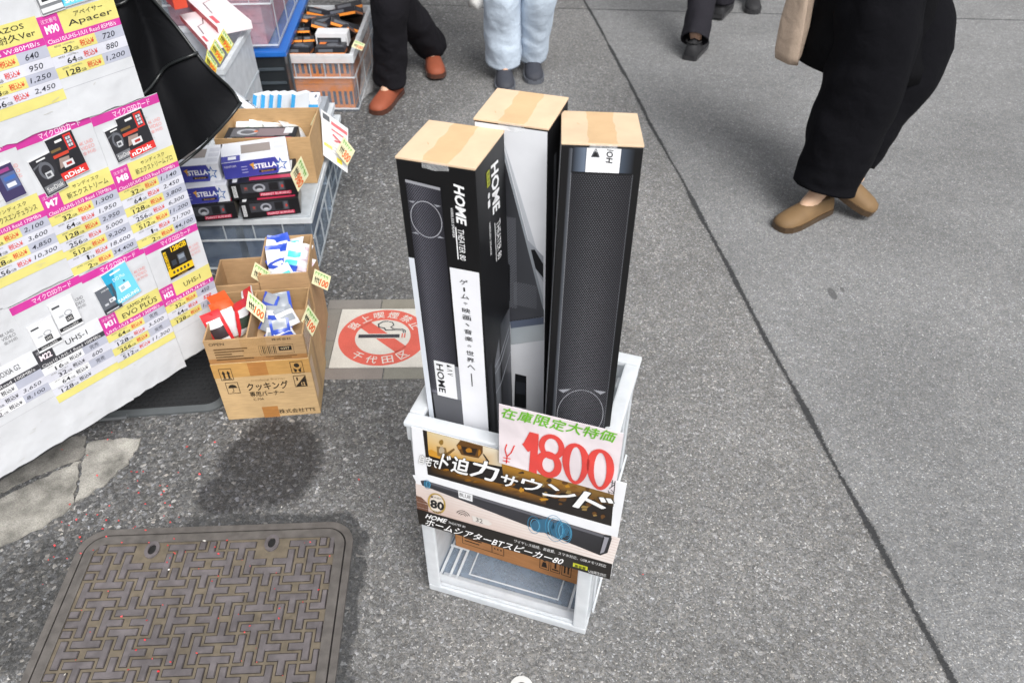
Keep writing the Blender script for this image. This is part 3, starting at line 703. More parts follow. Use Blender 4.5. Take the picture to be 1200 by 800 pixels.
def draw3(m, M, w_, d_, L):
    c = boxcanvas(m, M, w_, d_, L, 'front')
    a0, _ = c.px(670, 190); a1, _ = c.px(743, 190); bt = c.px(700, 203)[1]
    COLS = [C('2c2d31'), C('4d4e53'), C('5e5f64'), C('5b5b60'), C('4a4a4f'), C('2f3034')]
    for i in range(5):
        for k, (f0, f1) in enumerate(((5.0, 4.6), (4.6, 3.5), (3.5, 2.6), (2.6, 2.0), (2.0, 1.5))):
            x0, x1 = a0 + (a1 - a0) * i / 5, a0 + (a1 - a0) * (i + 1) / 5; y0, y1 = bt * k / 5, bt * (k + 1) / 5; q = lambda c_, f_: tuple(v * f_ for v in c_)
            c.poly([(x0, y0), (x1, y0), (x1, y1), (x0, y1)], [q(COLS[i], f0), q(COLS[i + 1], f0), q(COLS[i + 1], f1), q(COLS[i], f1)], 0)
    0 and gradpoly(c, a0, 0, a1, bt, [C('4a4b50'), C('66676d'), C('7c7d82'), C('7a7a80'), C('6a6b70'), C('54555a')], 0)
    gradpoly(c, a0 - .045, 0, a0, .995, [C('1d1e22'), C('50545b')], 0)
    gradpoly(c, a0, bt, a1, .997, [C('0e1016'), C('5d6878'), C('20242c'), C('18191d'), C('3c4450'), C('0f1013')], 0)
    mesh_lines(c, a0, .12, a1, bt, w_, L, .0058, C('1c1c20'), 1, 1.55, .0019)
    c.rect(a0 - .004, 0, a0 + .004, bt, C('6d6f74'), 3); c.rect(a1 - .002, 0, a1 + .004, bt, C('5d5f64'), 3); c.rect(a0, bt - .001, a1, bt + .002, C('0e0e10'), 3)
    la, _ = c.px(687, 185); lb, _ = c.px(727, 185); l0 = c.px(707, 202)[1]
    c.rect(la, l0, lb, .997, C('dcdde0'), 4)
    tx, ty = c.px(698, 179); c.poly([(tx - .055, ty - .008), (tx + .055, ty - .008), (tx + .012, ty + .0085), (tx - .012, ty + .0085)], C('4a4b50'), 5); c.poly([(tx - .035, ty - .006), (tx + .035, ty - .006), (tx, ty + .004)], C('1d1e20'), 6)
    hx, hy = c.px(709.5, 191); c.text('HOI', hx, hy, hx + .085, .996, C('17171a'), 5, bold=.03, shear=.15, rot=90)
    cxx, cyy = (a0 + a1) / 2, c.px(684, 485)[1]; rx_ = (a1 - a0) * .47; ry_ = rx_ * w_ / L
    c.ring(cxx, cyy, rx_ * .965, ry_ * 1.315, rx_ * .99, ry_ * 1.35, C('8f9197'), 4, 36)
    for sg in (-1, 1): c.poly([(cxx + sg * rx_ * 1.0, cyy + ry_ * 1.30), (cxx + sg * rx_ * .45, cyy + ry_ * 1.38), (cxx + sg * rx_ * .78, cyy + ry_ * 1.14)], C('8a8c92'), 4)
    c = boxcanvas(m, M, w_, d_, L, 'left'); gradpoly(c, .02, 0, .98, .995, [C('cfd1d5'), C('9b9ea4'), C('d5d7da')], 0)
    c = boxcanvas(m, M, w_, d_, L, 'right'); c.rect(.02, 0, .98, .995, C('1a1a1d'), 0)
speaker_box((-.084, .9992, .0028, -.0222, -.334, .1148, .114), 1.06, .789, 'tall black speaker box with a white vertical slogan panel on its front', draw1)
speaker_box((.0146, 1.1103, .0191, -.0111, -.3264, .1133, .1039), 1.075, .803, 'tall mostly white speaker box standing behind the two others', draw2)
speaker_box((.1263, 1.0466, -.0984, .0137, -.0528, .1116, .1239), 1.07, .797, 'tall black speaker box whose front shows one long grey grille', draw3)

# ------------------------------------------------------------------ advert sheet hung on the crate, and the handwritten price card
XC, ZC = CM.to_3x3() @ Vector((1, 0, 0)), Vector((0, 0, 1)); NC = XC.cross(ZC)
pO = CM.translation + NC * .012
m = MB(); cvx = Canvas(m, pO, XC, ZC, 'glossy_print')
TL, TR, BR, BL = [cvx.px(*p) for p in ((482, 500), (734.5, 567), (715, 678), (491, 612))]
def slab(mb, O, U, V, pts, th, col, mm):
    n = U.cross(V).normalized(); k = len(pts)
    vs = [O + U * a + V * b for a, b in pts] + [O + U * a + V * b - n * th for a, b in pts]
    mb.add(vs, [list(range(k)), [k + i for i in range(k)][::-1]] + [[i, k + i, k + (i + 1) % k, (i + 1) % k] for i in range(k)], col, mm)
slab(m, pO, XC, ZC, [BL, BR, TR, TL], .002, C('dfe0e4'), 'glossy_print')
cv = cvx; P = cv.pxpoly
P([(487, 566), (727, 630), (717.7, 661), (489, 596)], [C('cfc4bf'), C('ddd3cf'), C('ded5d0'), C('bfa499')], 0)
rnd = random.Random(3)
for k in range(9):
    f = k / 9; A0, A1 = (487 + 2 * f, 568 + 28 * f), (725 - 6 * f, 632 + 28 * f)
    P([A0, A1, (A1[0], A1[1] + .7), (A0[0], A0[1] + .7)], C('cdbdb5'), 1)
P([(487.5, 580), (494, 582), (502, 590), (502, 599), (489, 595.5)], C('6b4a3a'), 1)
P([(483.5, 556), (501.4, 555.5), (716.5, 616), (719, 624), (487, 563)], C('dfe0e4'), 1)
# the concert picture: warm stage light, dark crowd, blurred gold
P([(495.4, 503), (721, 562), (716.5, 616), (501.4, 555.5)], C('1b1512'), 1)
P([(500.5, 504.5), (588, 527.5), (588, 546), (560, 541), (505, 531), (502, 527)], [C('cdb98f'), C('d6cdb9'), C('cfc5ae'), C('b98d45'), C('8d6423'), C('c79b4c')], 2)
P([(502, 527), (506, 526), (517, 533), (516, 537), (503, 533)], C('c08a2c'), 3)
P([(588, 541), (720, 575), (719, 593), (590, 559)], [C('b98325'), C('8a6a34'), C('1d1611'), C('241a10')], 2)
P([(505, 545), (590, 567), (640, 583), (640, 592), (505, 553)], [C('3a2812'), C('8a5c18'), C('6b4716'), C('1d1611'), C('1d1611')], 2)
def qd(cx_, cy_, rx_, ry_, col, L, n=9, j=.35):
    P([(cx_ + rx_ * math.cos(2 * math.pi * k / n) * rnd.uniform(1 - j, 1 + j), cy_ + ry_ * math.sin(2 * math.pi * k / n) * rnd.uniform(1 - j, 1 + j)) for k in range(n)], col, L)
qd(517.5, 517.5, 2.6, 3.2, C('8a6a2c'), 4, 10, .1); P([(512, 522), (523, 524), (525, 536), (513, 533)], C('7c6338'), 4); P([(520, 532), (532, 524.5), (533.5, 526), (522, 536)], C('6f5228'), 4); qd(518, 527, 3, 4, C('a99a83'), 5)
P([(535, 521), (540, 515), (566, 522), (566, 530), (561, 536), (541, 532)], C('5c3c16'), 4); P([(541, 522), (560, 525), (557, 533), (544, 531)], C('2a1c10'), 5); qd(550, 527, 4, 2.5, C('a8701c'), 6); qd(538.5, 523, 2.2, 3, C('9a6620'), 5); qd(562, 529, 1.6, 4, C('a06a1c'), 5)
P([(566, 531), (567.5, 531), (574, 540), (571.5, 540)], C('2a1c10'), 5)
for k in range(46):
    u = rnd.uniform(590, 708); v0 = 556 + (u - 590) * .262; v = v0 + rnd.uniform(-12, 26)
    if v > 555.5 + (u - 501.4) * .281 - 6: continue
    qd(u, v, rnd.uniform(1.5, 5), rnd.uniform(1, 3), rnd.choice([C('7b5014'), C('b5801f'), C('5a3a12'), C('8d7340'), C('3b2812')]), 2.5 + k % 3 * .5)
for u, v in ((548, 562), (560, 564), (522, 550), (540, 556)): qd(u, v, 5, 1.4, C('a36d1a'), 2)
for ch, tl, tr, bl in (('自宅で', (493, 531.5), (515, 538), (491, 541.5)), ('ド', (519.5, 530.5), (529.5, 534), (514.5, 547.5)), ('迫', (532, 533), (552, 538), (528.5, 551)), ('力', (556, 536), (586.5, 544), (551, 556)),
                       ('サ', (589, 553.5), (608, 559), (585.5, 566)), ('ウ', (614, 557), (637, 563.5), (609.5, 570)), ('ン', (642, 565), (677, 575.5), (635.5, 578)), ('ド', (686, 574.5), (721, 585), (672, 592))):
    cv.pxtext(ch, tl, tr, bl, C('0f0d0c'), 5, bold=.095); cv.pxtext(ch, tl, tr, bl, C('e6e6e6'), 6, bold=.045)
# the long loudspeaker in the picture
P([(493, 562.5), (498, 562), (708, 625.5), (716.5, 627), (717, 631), (712, 647), (703.5, 650), (622, 617), (511, 574), (495, 568)], [C('35343a'), C('4a4a50'), C('2b2b30'), C('26262a'), C('202024'), C('1b1b1e'), C('1b1b1e'), C('2c2c31'), C('34343a'), C('2a2a2f')], 2)
P([(500, 563), (708, 625.8), (707, 629), (503, 566)], C('5b5b62'), 3); P([(708, 628), (714, 629), (708, 646), (702.5, 648)], C('8d8c94'), 3); P([(707, 628.5), (708.5, 629), (703, 648.5), (701.5, 648)], C('0e0e10'), 4)
P([(537, 574), (554, 579), (554, 587), (538, 582)], C('d9dadd'), 4); cv.pxtext('BLUE', (539, 576), (552, 580), (539, 580), BLACK, 5)
def pxring(cx_, cy_, rx_, ry_, wd, col, L, n=30, sk=.25):
    pts = [cv.px(cx_ + rx_ * math.cos(2 * math.pi * k / n), cy_ + ry_ * math.sin(2 * math.pi * k / n) + sk * rx_ * math.cos(2 * math.pi * k / n)) for k in range(n + 1)]
    cv.stroke(pts, wd, col, L)
for cx_, cy_, rx2, ry2 in ((501, 566.5, 4, 4), (636, 615, 14, 8), (656, 620, 11, 10)): qd(cx_, cy_, rx2, ry2, C('2f5d78'), 4.5, 18, .05)
for cx_, cy_, rs in ((501, 566.5, (5, 3.2)), (626, 614, (10, 7)), (650, 618, (15, 12, 9)), (661, 622, (13, 10, 7, 4))):
    for k, r_ in enumerate(rs): pxring(cx_ + k * 1.2, cy_, r_ * .72, r_, .0011, (C('2f7fa6'), C('5fa6c8'), C('2c6d92'))[k % 3], 5 + k * .4)
# badge, icons and the two lines of the black band
pxring(512, 589, 9.5, 11, .0035, C('b79a4a'), 3); qd(512, 589, 8.2, 9.6, C('d8cfc4'), 3.4, 20, .02)
cv.pxtext('80', (504.5, 583.5), (521, 588), (504.5, 593.5), BLACK, 5, bold=.04); cv.pxtext('最大出力', (505, 579.5), (519, 582.5), (505, 582), C('3b3026'), 5); cv.pxtext('WATT', (507, 596.5), (518, 599.5), (507, 599), C('3b3026'), 5)
for r_ in (3, 5.5, 8): cv.stroke([cv.px(543 + r_ * math.cos(R(q)), 604 - r_ * .8 * math.sin(R(q)) + .25 * r_ * math.cos(R(q))) for q in range(20, 161, 20)], .0014, C('3b3331'), 4)
P([(553, 603), (572, 608.5), (577, 613), (573, 615), (555, 610)], C('d0cbc6'), 4); cv.pxtext('32', (558, 605), (566, 607.5), (558, 610), C('55504d'), 5)
P([(488.7, 595), (717.7, 660), (715, 678), (491.2, 612.4)], C('17130f'), 4)
cv.pxtext('HOME', (500, 600.5), (525, 607.5), (498.5, 605.5), C('dddddd'), 6, bold=.03, shear=.2); cv.pxtext('THEATER 80', (526, 609.5), (546, 615), (525.5, 612), C('c9c9c9'), 6)
cv.pxtext('ホームシアターBTスピーカー80', (500.5, 606.5), (662, 653.5), (498.5, 613.8), C('ececec'), 6, bold=.025, shear=.15)
cv.pxtext('ワイヤレス接続、高音質、スマホ対応、USBメモリ対応', (603, 630.5), (711, 660.5), (602.5, 634), C('d5d5d5'), 6)
P([(672, 658), (689, 663), (688.5, 667.5), (671.5, 662.5)], C('b9bd27'), 5); cv.pxtext('高音質', (674, 659.7), (687, 663.5), (673.5, 663), C('201d10'), 6, bold=.02)
cv.pxtext('USB再生対応', (690, 666), (711, 671.5), (689.5, 669.5), C('d5d5d5'), 6)
tag(m.build('advert_sheet'), 'printed advert sheet with gold concert picture hung on the front of the white crate', 'advert')

m = MB(); cO = CM.translation + NC * .0185; cv = Canvas(m, cO, XC, ZC, 'laminate')
q = [cv.px(*p) for p in ((584.8, 542), (720, 579.6), (731, 508), (584.8, 473.3))]
slab(m, cO, XC, ZC, q, .0012, C('dcd2d6'), 'laminate')
LG, RD = C('67b01c'), C('d3423c')
A, B, D = cv.px(588, 475.5), cv.px(730, 507), cv.px(587.5, 488)
n = 7
for i, ch in enumerate('在庫限定大特価'):
    w0 = .96 / n; x0 = i * w0 + .01
    f = lambda a, b: (A[0] + (B[0] - A[0]) * a + (D[0] - A[0]) * b, A[1] + (B[1] - A[1]) * a + (D[1] - A[1]) * b)
    j = rnd.uniform(-.04, .04)
    cv.text(ch, 0, 0, 0, 0, LG, 2, bold=.035, shear=.15, quad=[f(x0, .02 + j), f(x0 + w0 * .93, .1 + j), f(x0 - .01, 1.0 + j)])
def sub(cv, tl, tr, bl):
    o, r_, u_ = cv.px(*bl), cv.px(*tr), cv.px(*tl)
    O = cv.P(*o, 0); return Canvas(m, O, cv.P(*r_, 0) - cv.P(*u_, 0), cv.P(*u_, 0) - O, 'laminate')
def blobpoly(c, pts, col, L): c.poly(pts, col, L)
s = sub(cv, (612, 503), (632, 508), (612, 550)); s.base = .0006
s.poly([(.0, .66), (.1, .70), (.45, 1.0), (.98, 1.0), (.98, .9), (.9, 0.0), (.42, .02), (.50, .55), (.36, .50)], RD, 1)
for tl, tr, bl, eight in (((631, 506), (661.5, 513), (628, 553), True), ((660, 517), (692, 524.5), (658.5, 561), False), ((688.5, 524), (721, 531), (687, 568), False)):
    s = sub(cv, tl, tr, bl); s.base = .0006
    if eight:
        s.ring(.55, .73, .27, .20, .50, .30, RD, 1, 30); s.ring(.48, .28, .24, .19, .53, .33, RD, 1.5, 30)
    else:
        for k in range(40):
            t0, t1 = 2 * math.pi * k / 40, 2 * math.pi * (k + 1) / 40
            g0 = lambda t: (.5 + .50 * math.cos(t) + .04 * math.sin(2 * t), .5 + .54 * math.sin(t)); g1 = lambda t: (.5 + .23 * math.cos(t), .5 + .45 * math.sin(t))
            s.poly([g1(t0), g0(t0), g0(t1), g1(t1)], RD, 1)
for pts in (((594, 520), (592, 526), (594, 534)), ((603, 521.5), (599, 530), (594.5, 534), (593.5, 542)), ((590, 535.5), (598, 537)), ((589.5, 539), (597, 540.5))): cv.stroke([cv.px(*p) for p in pts], .0022, C('d8322b'), 2)
for pts in (((715, 564), (721, 566)), ((718, 562), (717, 570)), ((720.5, 567), (714, 572)), ((716, 573), (720, 577)), ((713, 574), (714, 577.5)), ((714, 576), (719, 577.5)), ((721, 563), (719.5, 579))): cv.stroke([cv.px(*p) for p in pts], .0013, C('26262a'), 2)
tag(m.build('price_card'), 'pale pink handwritten card reading 1800 in thick red digits', 'price card')

# ------------------------------------------------------------------ price board with laminated price sheets
BO = G(247, 405, .15); BA = R(39); BU = Vector((math.sin(BA), math.cos(BA), 0)); BV = Vector((0, 0, 1)); BN = BU.cross(BV)
board = thing('price_board', 'upright white board covered with magenta and yellow memory card price sheets', 'price board', BO - BU * .5 - Vector((0, 0, .15)))
def bplane(mb, s, t): return BO + BU * s + BV * t
m = MB(); MB_ = Matrix((BU, -BN, BV)).transposed().to_4x4(); MB_.translation = BO
m.box((-.68, .013, .75), (1.38, .02, 1.5), C('c9cacb'), 'matte', MB_, .002); m.build('backing', board)
m = MB(); m.box((-.78, .006, -.011), (1.16, .014, .014), C('2a2b2c'), 'plastic', MB_, .001); m.box((-.78, .026, -.018), (1.16, .016, .02), C('3a3b3b'), 'plastic', MB_, .002)
for s in (-.35, -1.1):
    m.box((s, .27, -.01), (.022, .022, .28), C('2b2c2d'), 'plastic', MB_, .002); m.box((s, .15, .1), (.02, .215, .02), C('2b2c2d'), 'plastic', MB_, .002)
m.tube([G(*q, .006) for q in ((164, 466), (157, 470), (148, 489), (104, 493), (88, 488))], .005, C('5a5d5f'), 'plastic', 6)
m.build('stand', board)
MAG, YEL, GRY, LW, RDT = C('bf3690'), C('d2c977'), C('abaebd'), C('c8c9d3'), C('cf2f26')
INKB = C('1f2026'); PW, PH = .1575, .336
def sheet(s1, t1, code, name, band_, rows, cards=(), mono=False, sub_=None, wid=PW, hgt=PH, tail=0., bulge=0, head=True, notes=True, skew=0):
    """One printed sheet, right edge s1, top t1 (metres on the board)."""
    m = MB(); O = BO + BU * (s1 - wid) + BV * (t1 - hgt - tail) + BN * (.0015 + bulge)
    c = Canvas(m, O, BU, BV, 'laminate'); H_ = hgt + tail; rj = random.Random(int(s1 * 1000 + t1 * 777))
    # slightly wavy lower edge, thin sheet
    nb = 9; low = [(wid * k / nb, rj.uniform(-.0025, .0025)) for k in range(nb + 1)]
    slab(m, O, BU, BV, low + [(wid, H_), (0, H_)], (.0008), C('c4c6ca'), 'laminate')
    def RC(a0, y0, a1, y1, col, L=0): c.rect(a0, H_ - y1, a1, H_ - y0, col, L)
    def TX(t, a0, y0, a1, y1, col, L=2, **k): c.text(t, a0, H_ - y1, a1, H_ - y0, col, L, **k)
    mg = C('3c3c42') if mono else MAG; ye = C('d4d6da') if mono else YEL; rd = INKB if mono else RDT
    if head:
        RC(0, .001, wid, .021, MAG)
    if head and name: TX('マイクロSDカード', wid * .30, .0045, wid * .86, .0175, C('f0d5e6'), bold=.01)
    if notes:
        for k in range(3): TX(('4K UHD', 'VIDEO', '全対応')[k], wid * .74, .052 + k * .011, wid * .93, .060 + k * .011, C('d98a88') if not mono else C('6a6a6e'), bold=0)
    for (kind, a, y, w_, h_, sk) in cards:
        cc = Canvas(m, c.P(a, H_ - y - h_, 2) , (BU + BV * sk) * w_, (BV - BU * sk) * h_, 'glossy_print'); cc.base = .0004
        th = .0025
        slab(m, cc.O + BN * th, (BU + BV * sk) * w_, (BV - BU * sk) * h_, [(0, 0), (1, 0), (1, 1), (0, 1)], th, C('c8c9cc'), 'glossy_print'); cc.O = cc.O + BN * th
        ca, cb, cd = {'dark': (C('2b2b30'), C('55565c'), C('cfd0d2')), 'red': (C('25252a'), C('8a7a6c'), C('c9322f')), 'blue': (C('2f9fc6'), C('6cc3dc'), C('e0e6ea')), 'gray': (C('5c6068'), C('3e4148'), C('cfd2d6')),
                      'yellow': (C('1d1b17'), C('3f3c34'), C('d8b21e')), 'white': (C('d6d8db'), C('8e9196'), C('2a2b2e')), 'purple': (C('3b3458'), C('56628a'), C('cfd0da')), 'silver': (C('74767a'), C('2d2e31'), C('dcdddf'))}[kind]
        cc.rect(.02, .02, .98, .98, ca)
        if kind == 'red':
            cc.rect(.02, .02, .98, .2, cd, 1); cc.text('nDisk', .1, .05, .85, .16, C('eceaea'), 2, bold=.02); cc.rect(.05, .55, .6, .62, C('b8402f'), 1); cc.rect(.62, .6, .9, .95, cd, 1); cc.rect(.67, .64, .85, .91, C('3a3b42'), 2)
            for k in range(6): cc.rect(.68 + (k % 2) * .09, .67 + (k // 2) * .08, .75 + (k % 2) * .09, .73 + (k // 2) * .08, C('b9bbc2'), 3)
            cc.poly([(.1, .3), (.5, .36), (.55, .5), (.2, .52)], C('93817a'), 1); cc.rect(.25, .28, .62, .42, C('c9cacc'), 2); cc.rect(.35, .32, .55, .38, C('a03531'), 3); cc.rect(.3, .85, .55, .9, C('dddddd'), 1); cc.rect(.05, .68, .4, .74, C('6f5b3a'), 1)
        elif kind == 'dark':
            cc.rect(.08, .05, .92, .27, C('6f7176'), 1); cc.text('SanDisk', .14, .1, .86, .22, C('dcdcdc'), 2); cc.ring(.5, .62, .2, .15, .3, .23, C('5d5f66'), 1, 16); cc.rect(.38, .42, .68, .58, C('b7b9bd'), 2); cc.rect(.42, .46, .6, .54, C('4a4b50'), 3); cc.rect(.3, .9, .7, .94, C('d5d5d6'), 1); cc.poly([(.05, .75), (.5, .85), (.5, .88), (.05, .8)], C('595b61'), 1)
        elif kind == 'yellow':
            cc.rect(.02, .1, .98, .3, cd, 1); cc.text('128GB', .35, .8, .95, .96, cd, 2, bold=.04); cc.rect(.05, .3, .16, .9, cd, 1); cc.text('128GB', .065, .36, .15, .86, ca, 2, rot=90)
            for k in range(5): cc.disc(.22 + k * .14, .2, .045, .05, C('4a4636'), 2, 10)
            cc.rect(.5, .36, .78, .66, C('4c525c'), 2); cc.rect(.53, .5, .75, .62, C('7f8894'), 3); cc.rect(.24, .4, .42, .56, C('353b44'), 2); cc.text('microSD', .3, .03, .7, .085, C('b5923a'), 2)
        elif kind == 'blue':
            cc.poly([(.02, .02), (.98, .02), (.98, .98), (.5, .98)], cb, 1); cc.rect(.35, .3, .75, .48, cd, 2); cc.rect(.4, .34, .55, .44, C('9fb6c2'), 3); cc.text('SAMSUNG', .1, .06, .92, .16, C('e6eef2'), 3, bold=.02); cc.rect(.3, .86, .7, .91, C('dceaf0'), 2); cc.text('EVO Plus', .3, .66, .75, .76, C('dbe9ef'), 2); cc.rect(.6, .52, .66, .58, C('2a5d78'), 2)
        elif kind == 'gray':
            cc.rect(.02, .02, .98, .2, C('33363c'), 1); cc.text('SAMSUNG', .3, .84, .72, .9, C('dfe1e4'), 2); cc.rect(.5, .36, .82, .5, C('d8dade'), 1); cc.rect(.54, .39, .68, .47, C('8b8f96'), 2); cc.rect(.2, .32, .4, .4, C('b9bcc2'), 1); cc.rect(.1, .06, .8, .1, C('c2c5ca'), 2)
        elif kind == 'white':
            cc.rect(.02, .08, .98, .2, cd, 1); cc.rect(.42, .28, .72, .46, cd, 1); cc.text('UHS', .46, .32, .68, .42, C('dddddd'), 2); cc.rect(.08, .82, .4, .88, C('4a4b4f'), 1); cc.ring(.6, .55, .12, .06, .16, .09, C('9a9ca1'), 1, 14); cc.rect(.2, .5, .4, .56, C('b0b2b7'), 1); cc.text('microSD', .15, .1, .8, .17, C('dcdcdc'), 2)
        elif kind == 'purple':
            cc.rect(.3, .3, .95, .75, cb, 1); cc.rect(.4, .36, .8, .48, cd, 2); cc.rect(.4, .55, .9, .66, C('3d63a8'), 2); cc.rect(.05, .8, .8, .9, C('8f3f7c'), 1)
        else:
            cc.poly([(.1, .2), (.85, .2), (.85, .55), (.5, .8), (.1, .55)], cd, 1); cc.poly([(.2, .25), (.8, .25), (.8, .5), (.5, .7), (.2, .5)], cb, 2); cc.rect(.3, .3, .55, .5, C('8f9196'), 3); cc.rect(.05, .05, .95, .14, C('cfd0d2'), 2); cc.rect(.1, .88, .6, .94, C('3a3b3e'), 2)
    y = .125
    if not mono or True:
        RC(0, y, wid, y + .041, ye); RC(0, y, wid * .26, y + .041, mg, 1)
        (code or name) and TX('注文番号', wid * .03, y + .006, wid * .23, y + .014, C('e6c3d9') if not mono else C('c9c9cc'), 3); TX(code, wid * .05, y + .018, wid * .22, y + .034, C('f2e4ec'), 3, bold=.03)
        if sub_: TX(sub_, wid * .45, y + .006, wid * .83, y + .015, INKB, 3); TX(name, wid * .34, y + .0195, wid * .93, y + .0335, INKB, 3)
        else: TX(name, wid * .45, y + .014, wid * .78, y + .028, INKB, 3)
    RC(0, y + .041, wid, y + .055, mg); name and TX(band_, wid * .03, y + .044, wid * .93, y + .052, C('f0dbe8') if not mono else C('d8d8da'), 3)
    y += .055; hgtr = .0219; n = int((H_ - y) / hgtr + .3)
    for k in range(max(len(rows), min(n, 7))):
        yy = y + k * hgtr; lc = (C('dcdde0') if mono else YEL) if k % 2 == 0 else LW; rc = GRY if k % 2 == 0 else LW
        if k >= len(rows): lc = rc = YEL if k == len(rows) + (len(rows) % 2 == 1) else C('c4c6ca')
        if yy + hgtr > H_ or k > len(rows): break
        RC(0, yy, wid * .62, yy + hgtr - .0006, lc); RC(wid * .62, yy, wid, yy + hgtr - .0006, rc); RC(0, yy + hgtr - .0006, wid, yy + hgtr, C('9c9da6'), 0)
        if k < len(rows):
            cap, pr = rows[k]
            d = {3: .2, 4: .15, 5: .08}.get(len(cap), .1)
            TX(cap[:-2], wid * (.295 - (.03 if cap == '1TB' else .062 * len(cap[:-2]))), yy + .0085, wid * .295, yy + .020, INKB, 2, bold=.01); TX(cap[-2:], wid * .305, yy + .014, wid * .37, yy + .0195, INKB, 2); TX('読取 100MB/s', wid * .08, yy + .002, wid * .34, yy + .0058, C('76756c'), 2)
            TX('税込¥', wid * .40, yy + .005, wid * .585, yy + .0175, rd, 2, bold=.015)
            if pr == '-': continue
            hot = pr.startswith('!'); pr = pr.lstrip('!')
            if pr == '完売': TX(pr, wid * .72, yy + .005, wid * .86, yy + .0175, INKB, 2)
            else:
                wd = .050 * len(pr) + .02; TX(pr, wid * (.79 - wd / 2), yy + .006, wid * (.79 + wd / 2), yy + .0172, RDT if hot else C('2c2e38'), 2, bold=.03 if hot else .002, shear=.2)
    if tail == 0: pass
    rnd_ = rj
    for k in range(5):
        a, yy = rnd_.uniform(.02, wid - .03), rnd_.uniform(H_ * .05, H_ * .98)
        c.stroke([(a, H_ - yy), (a + rnd_.uniform(.004, .02), H_ - yy - rnd_.uniform(-.006, .006))], .0008, C('b9b6ae'), 4)
    return m.build('price_sheet', board)
k7 = ['32GB', '64GB', '128GB', '256GB', '512GB', '1TB', '2TB']
tb = .72; S0 = .065
P7 = lambda *p: list(zip(k7, p))
CB = 'Class10/UHS-1/U3 Read 170MB/s'
sheet(S0, tb - .016, 'M8', '新エクストリームプロ', CB, P7('1,140', '2,450', '3,800', '6,300', '11,200', '21,700', '44,100'), [('red', .052, .020, .066, .098, .06), ('dark', .022, .037, .040, .078, .08)], sub_='サンディスク', bulge=.0012)
sheet(S0 - PW, tb - .006, 'M7', '新エクストリーム', CB, P7('1,300', '1,950', '2,950', '5,000', '9,200', '18,600', '34,400'), [('red', .058, .020, .060, .098, .06), ('dark', .016, .050, .048, .085, .1)], sub_='サンディスク')
sheet(S0 - 2 * PW, tb + .002, '', 'マックスエンデュランス', CB, list(zip(k7, ('2,100', '3,600', '4,850', '10,300'))), [('purple', .095, .045, .045, .075, .05)], sub_='サンディスク', bulge=.0009)
sheet(S0 - 3 * PW, tb + .006, '', '', CB, [], head=True, notes=False)
tu = 1.0425; T0 = .034
sheet(T0, tu, 'M90', 'Apacer', 'Class10/UHS-1/U1 Read 85MB/s', P7('720', '880', '1,200')[:3], [('blue', .055, .02, .07, .10, .03), ('silver', .012, .030, .047, .095, .06)], sub_='アペイサー', bulge=.004)
sheet(T0 - PW, tu + .004, '', '高耐久Ver', 'R:100MB/s W:80MB/s', P7('640', '950', '1,250', '2,450')[:4], [('purple', .01, .08, .05, .04, .03)], sub_='LAZOS', bulge=.0035)
sheet(T0 - 2 * PW, tu + .006, '', '', CB, [], notes=False, bulge=.003)
sheet(S0 - .002, tb - .352, 'M32', 'UHS-1', 'Class10/UHS-1', list(zip(('32GB', '64GB', '128GB'), ('450', '!520', '1,100'))), [('yellow', .035, .024, .072, .092, .0)], hgt=.30, wid=PW - .012, bulge=.0004, tail=.062)
sheet(S0 - .148, tb - .344, 'M31', 'EVO PLUS', 'UHS-1/U3 Read 130MB/s', list(zip(('64GB', '128GB', '256GB', '512GB'), ('完売', '3,500', '完売', '11,300'))), [('blue', .052, .022, .066, .096, .12), ('gray', .018, .052, .046, .074, .05)], sub_='SAMSUNG', hgt=.336, tail=.055)
sheet(S0 - .148 - PW, tb - .338, 'M22', 'UHS-1', 'Class10 UHS-1 Read 100MB/s', list(zip(('16GB', '32GB', '64GB', '128GB'), ('完売', '600', '完売', '-'))), [('white', .07, .035, .055, .085, .0), ('white', .012, .062, .056, .075, .0)], mono=True, hgt=.336, tail=.062, bulge=.0008)
sheet(S0 - .148 - 2 * PW, tb - .334, '', 'KIOXIA G2', 'UHS-1/U3 Read 100MB/s', list(zip(('128GB', '256GB', '512GB'), ('-', '3,650', '8,100'))), [('silver', .02, .04, .07, .085, .1)], mono=True, head=False, hgt=.336, tail=.062)
sheet(S0 - .148 - 3 * PW, tb - .332, '', '', CB, [], notes=False, hgt=.336, tail=.062)

# rubber ramp mat under the stall
m = MB(); MT = frame((-1.0, 1.66, 0), (1, .10))
def rr2(hx, hy, r, n=6):
    out = []
    for (sx, sy, a0_) in ((1, 1, 0), (-1, 1, 90), (-1, -1, 180), (1, -1, 270)):
        for k in range(n + 1): a = R(a0_ + 90 * k / n); out.append((sx * (hx - r) + r * math.cos(a), sy * (hy - r) + r * math.sin(a)))
    return out
band(m, rr2(.19, .15, .05), rr2(.175, .135, .04), 0, .006, C('44484a'), 'matte', MT, .016); m.prism(rr2(.174, .134, .04), .001, .013, C('1c1d1f'), 'rubber', MT)
for i in range(-9, 10):
    for j in range(-7, 8):
        if abs(i) * .017 < .16 and abs(j) * .017 < .12: m.box((i * .017 + (j % 2) * .008, j * .017, .0135), (.010, .006, .004), C('303234'), 'rubber', MT)
tag(m.build('rubber_mat'), 'black ribbed rubber mat with grey border on the asphalt under the price board', 'mat')

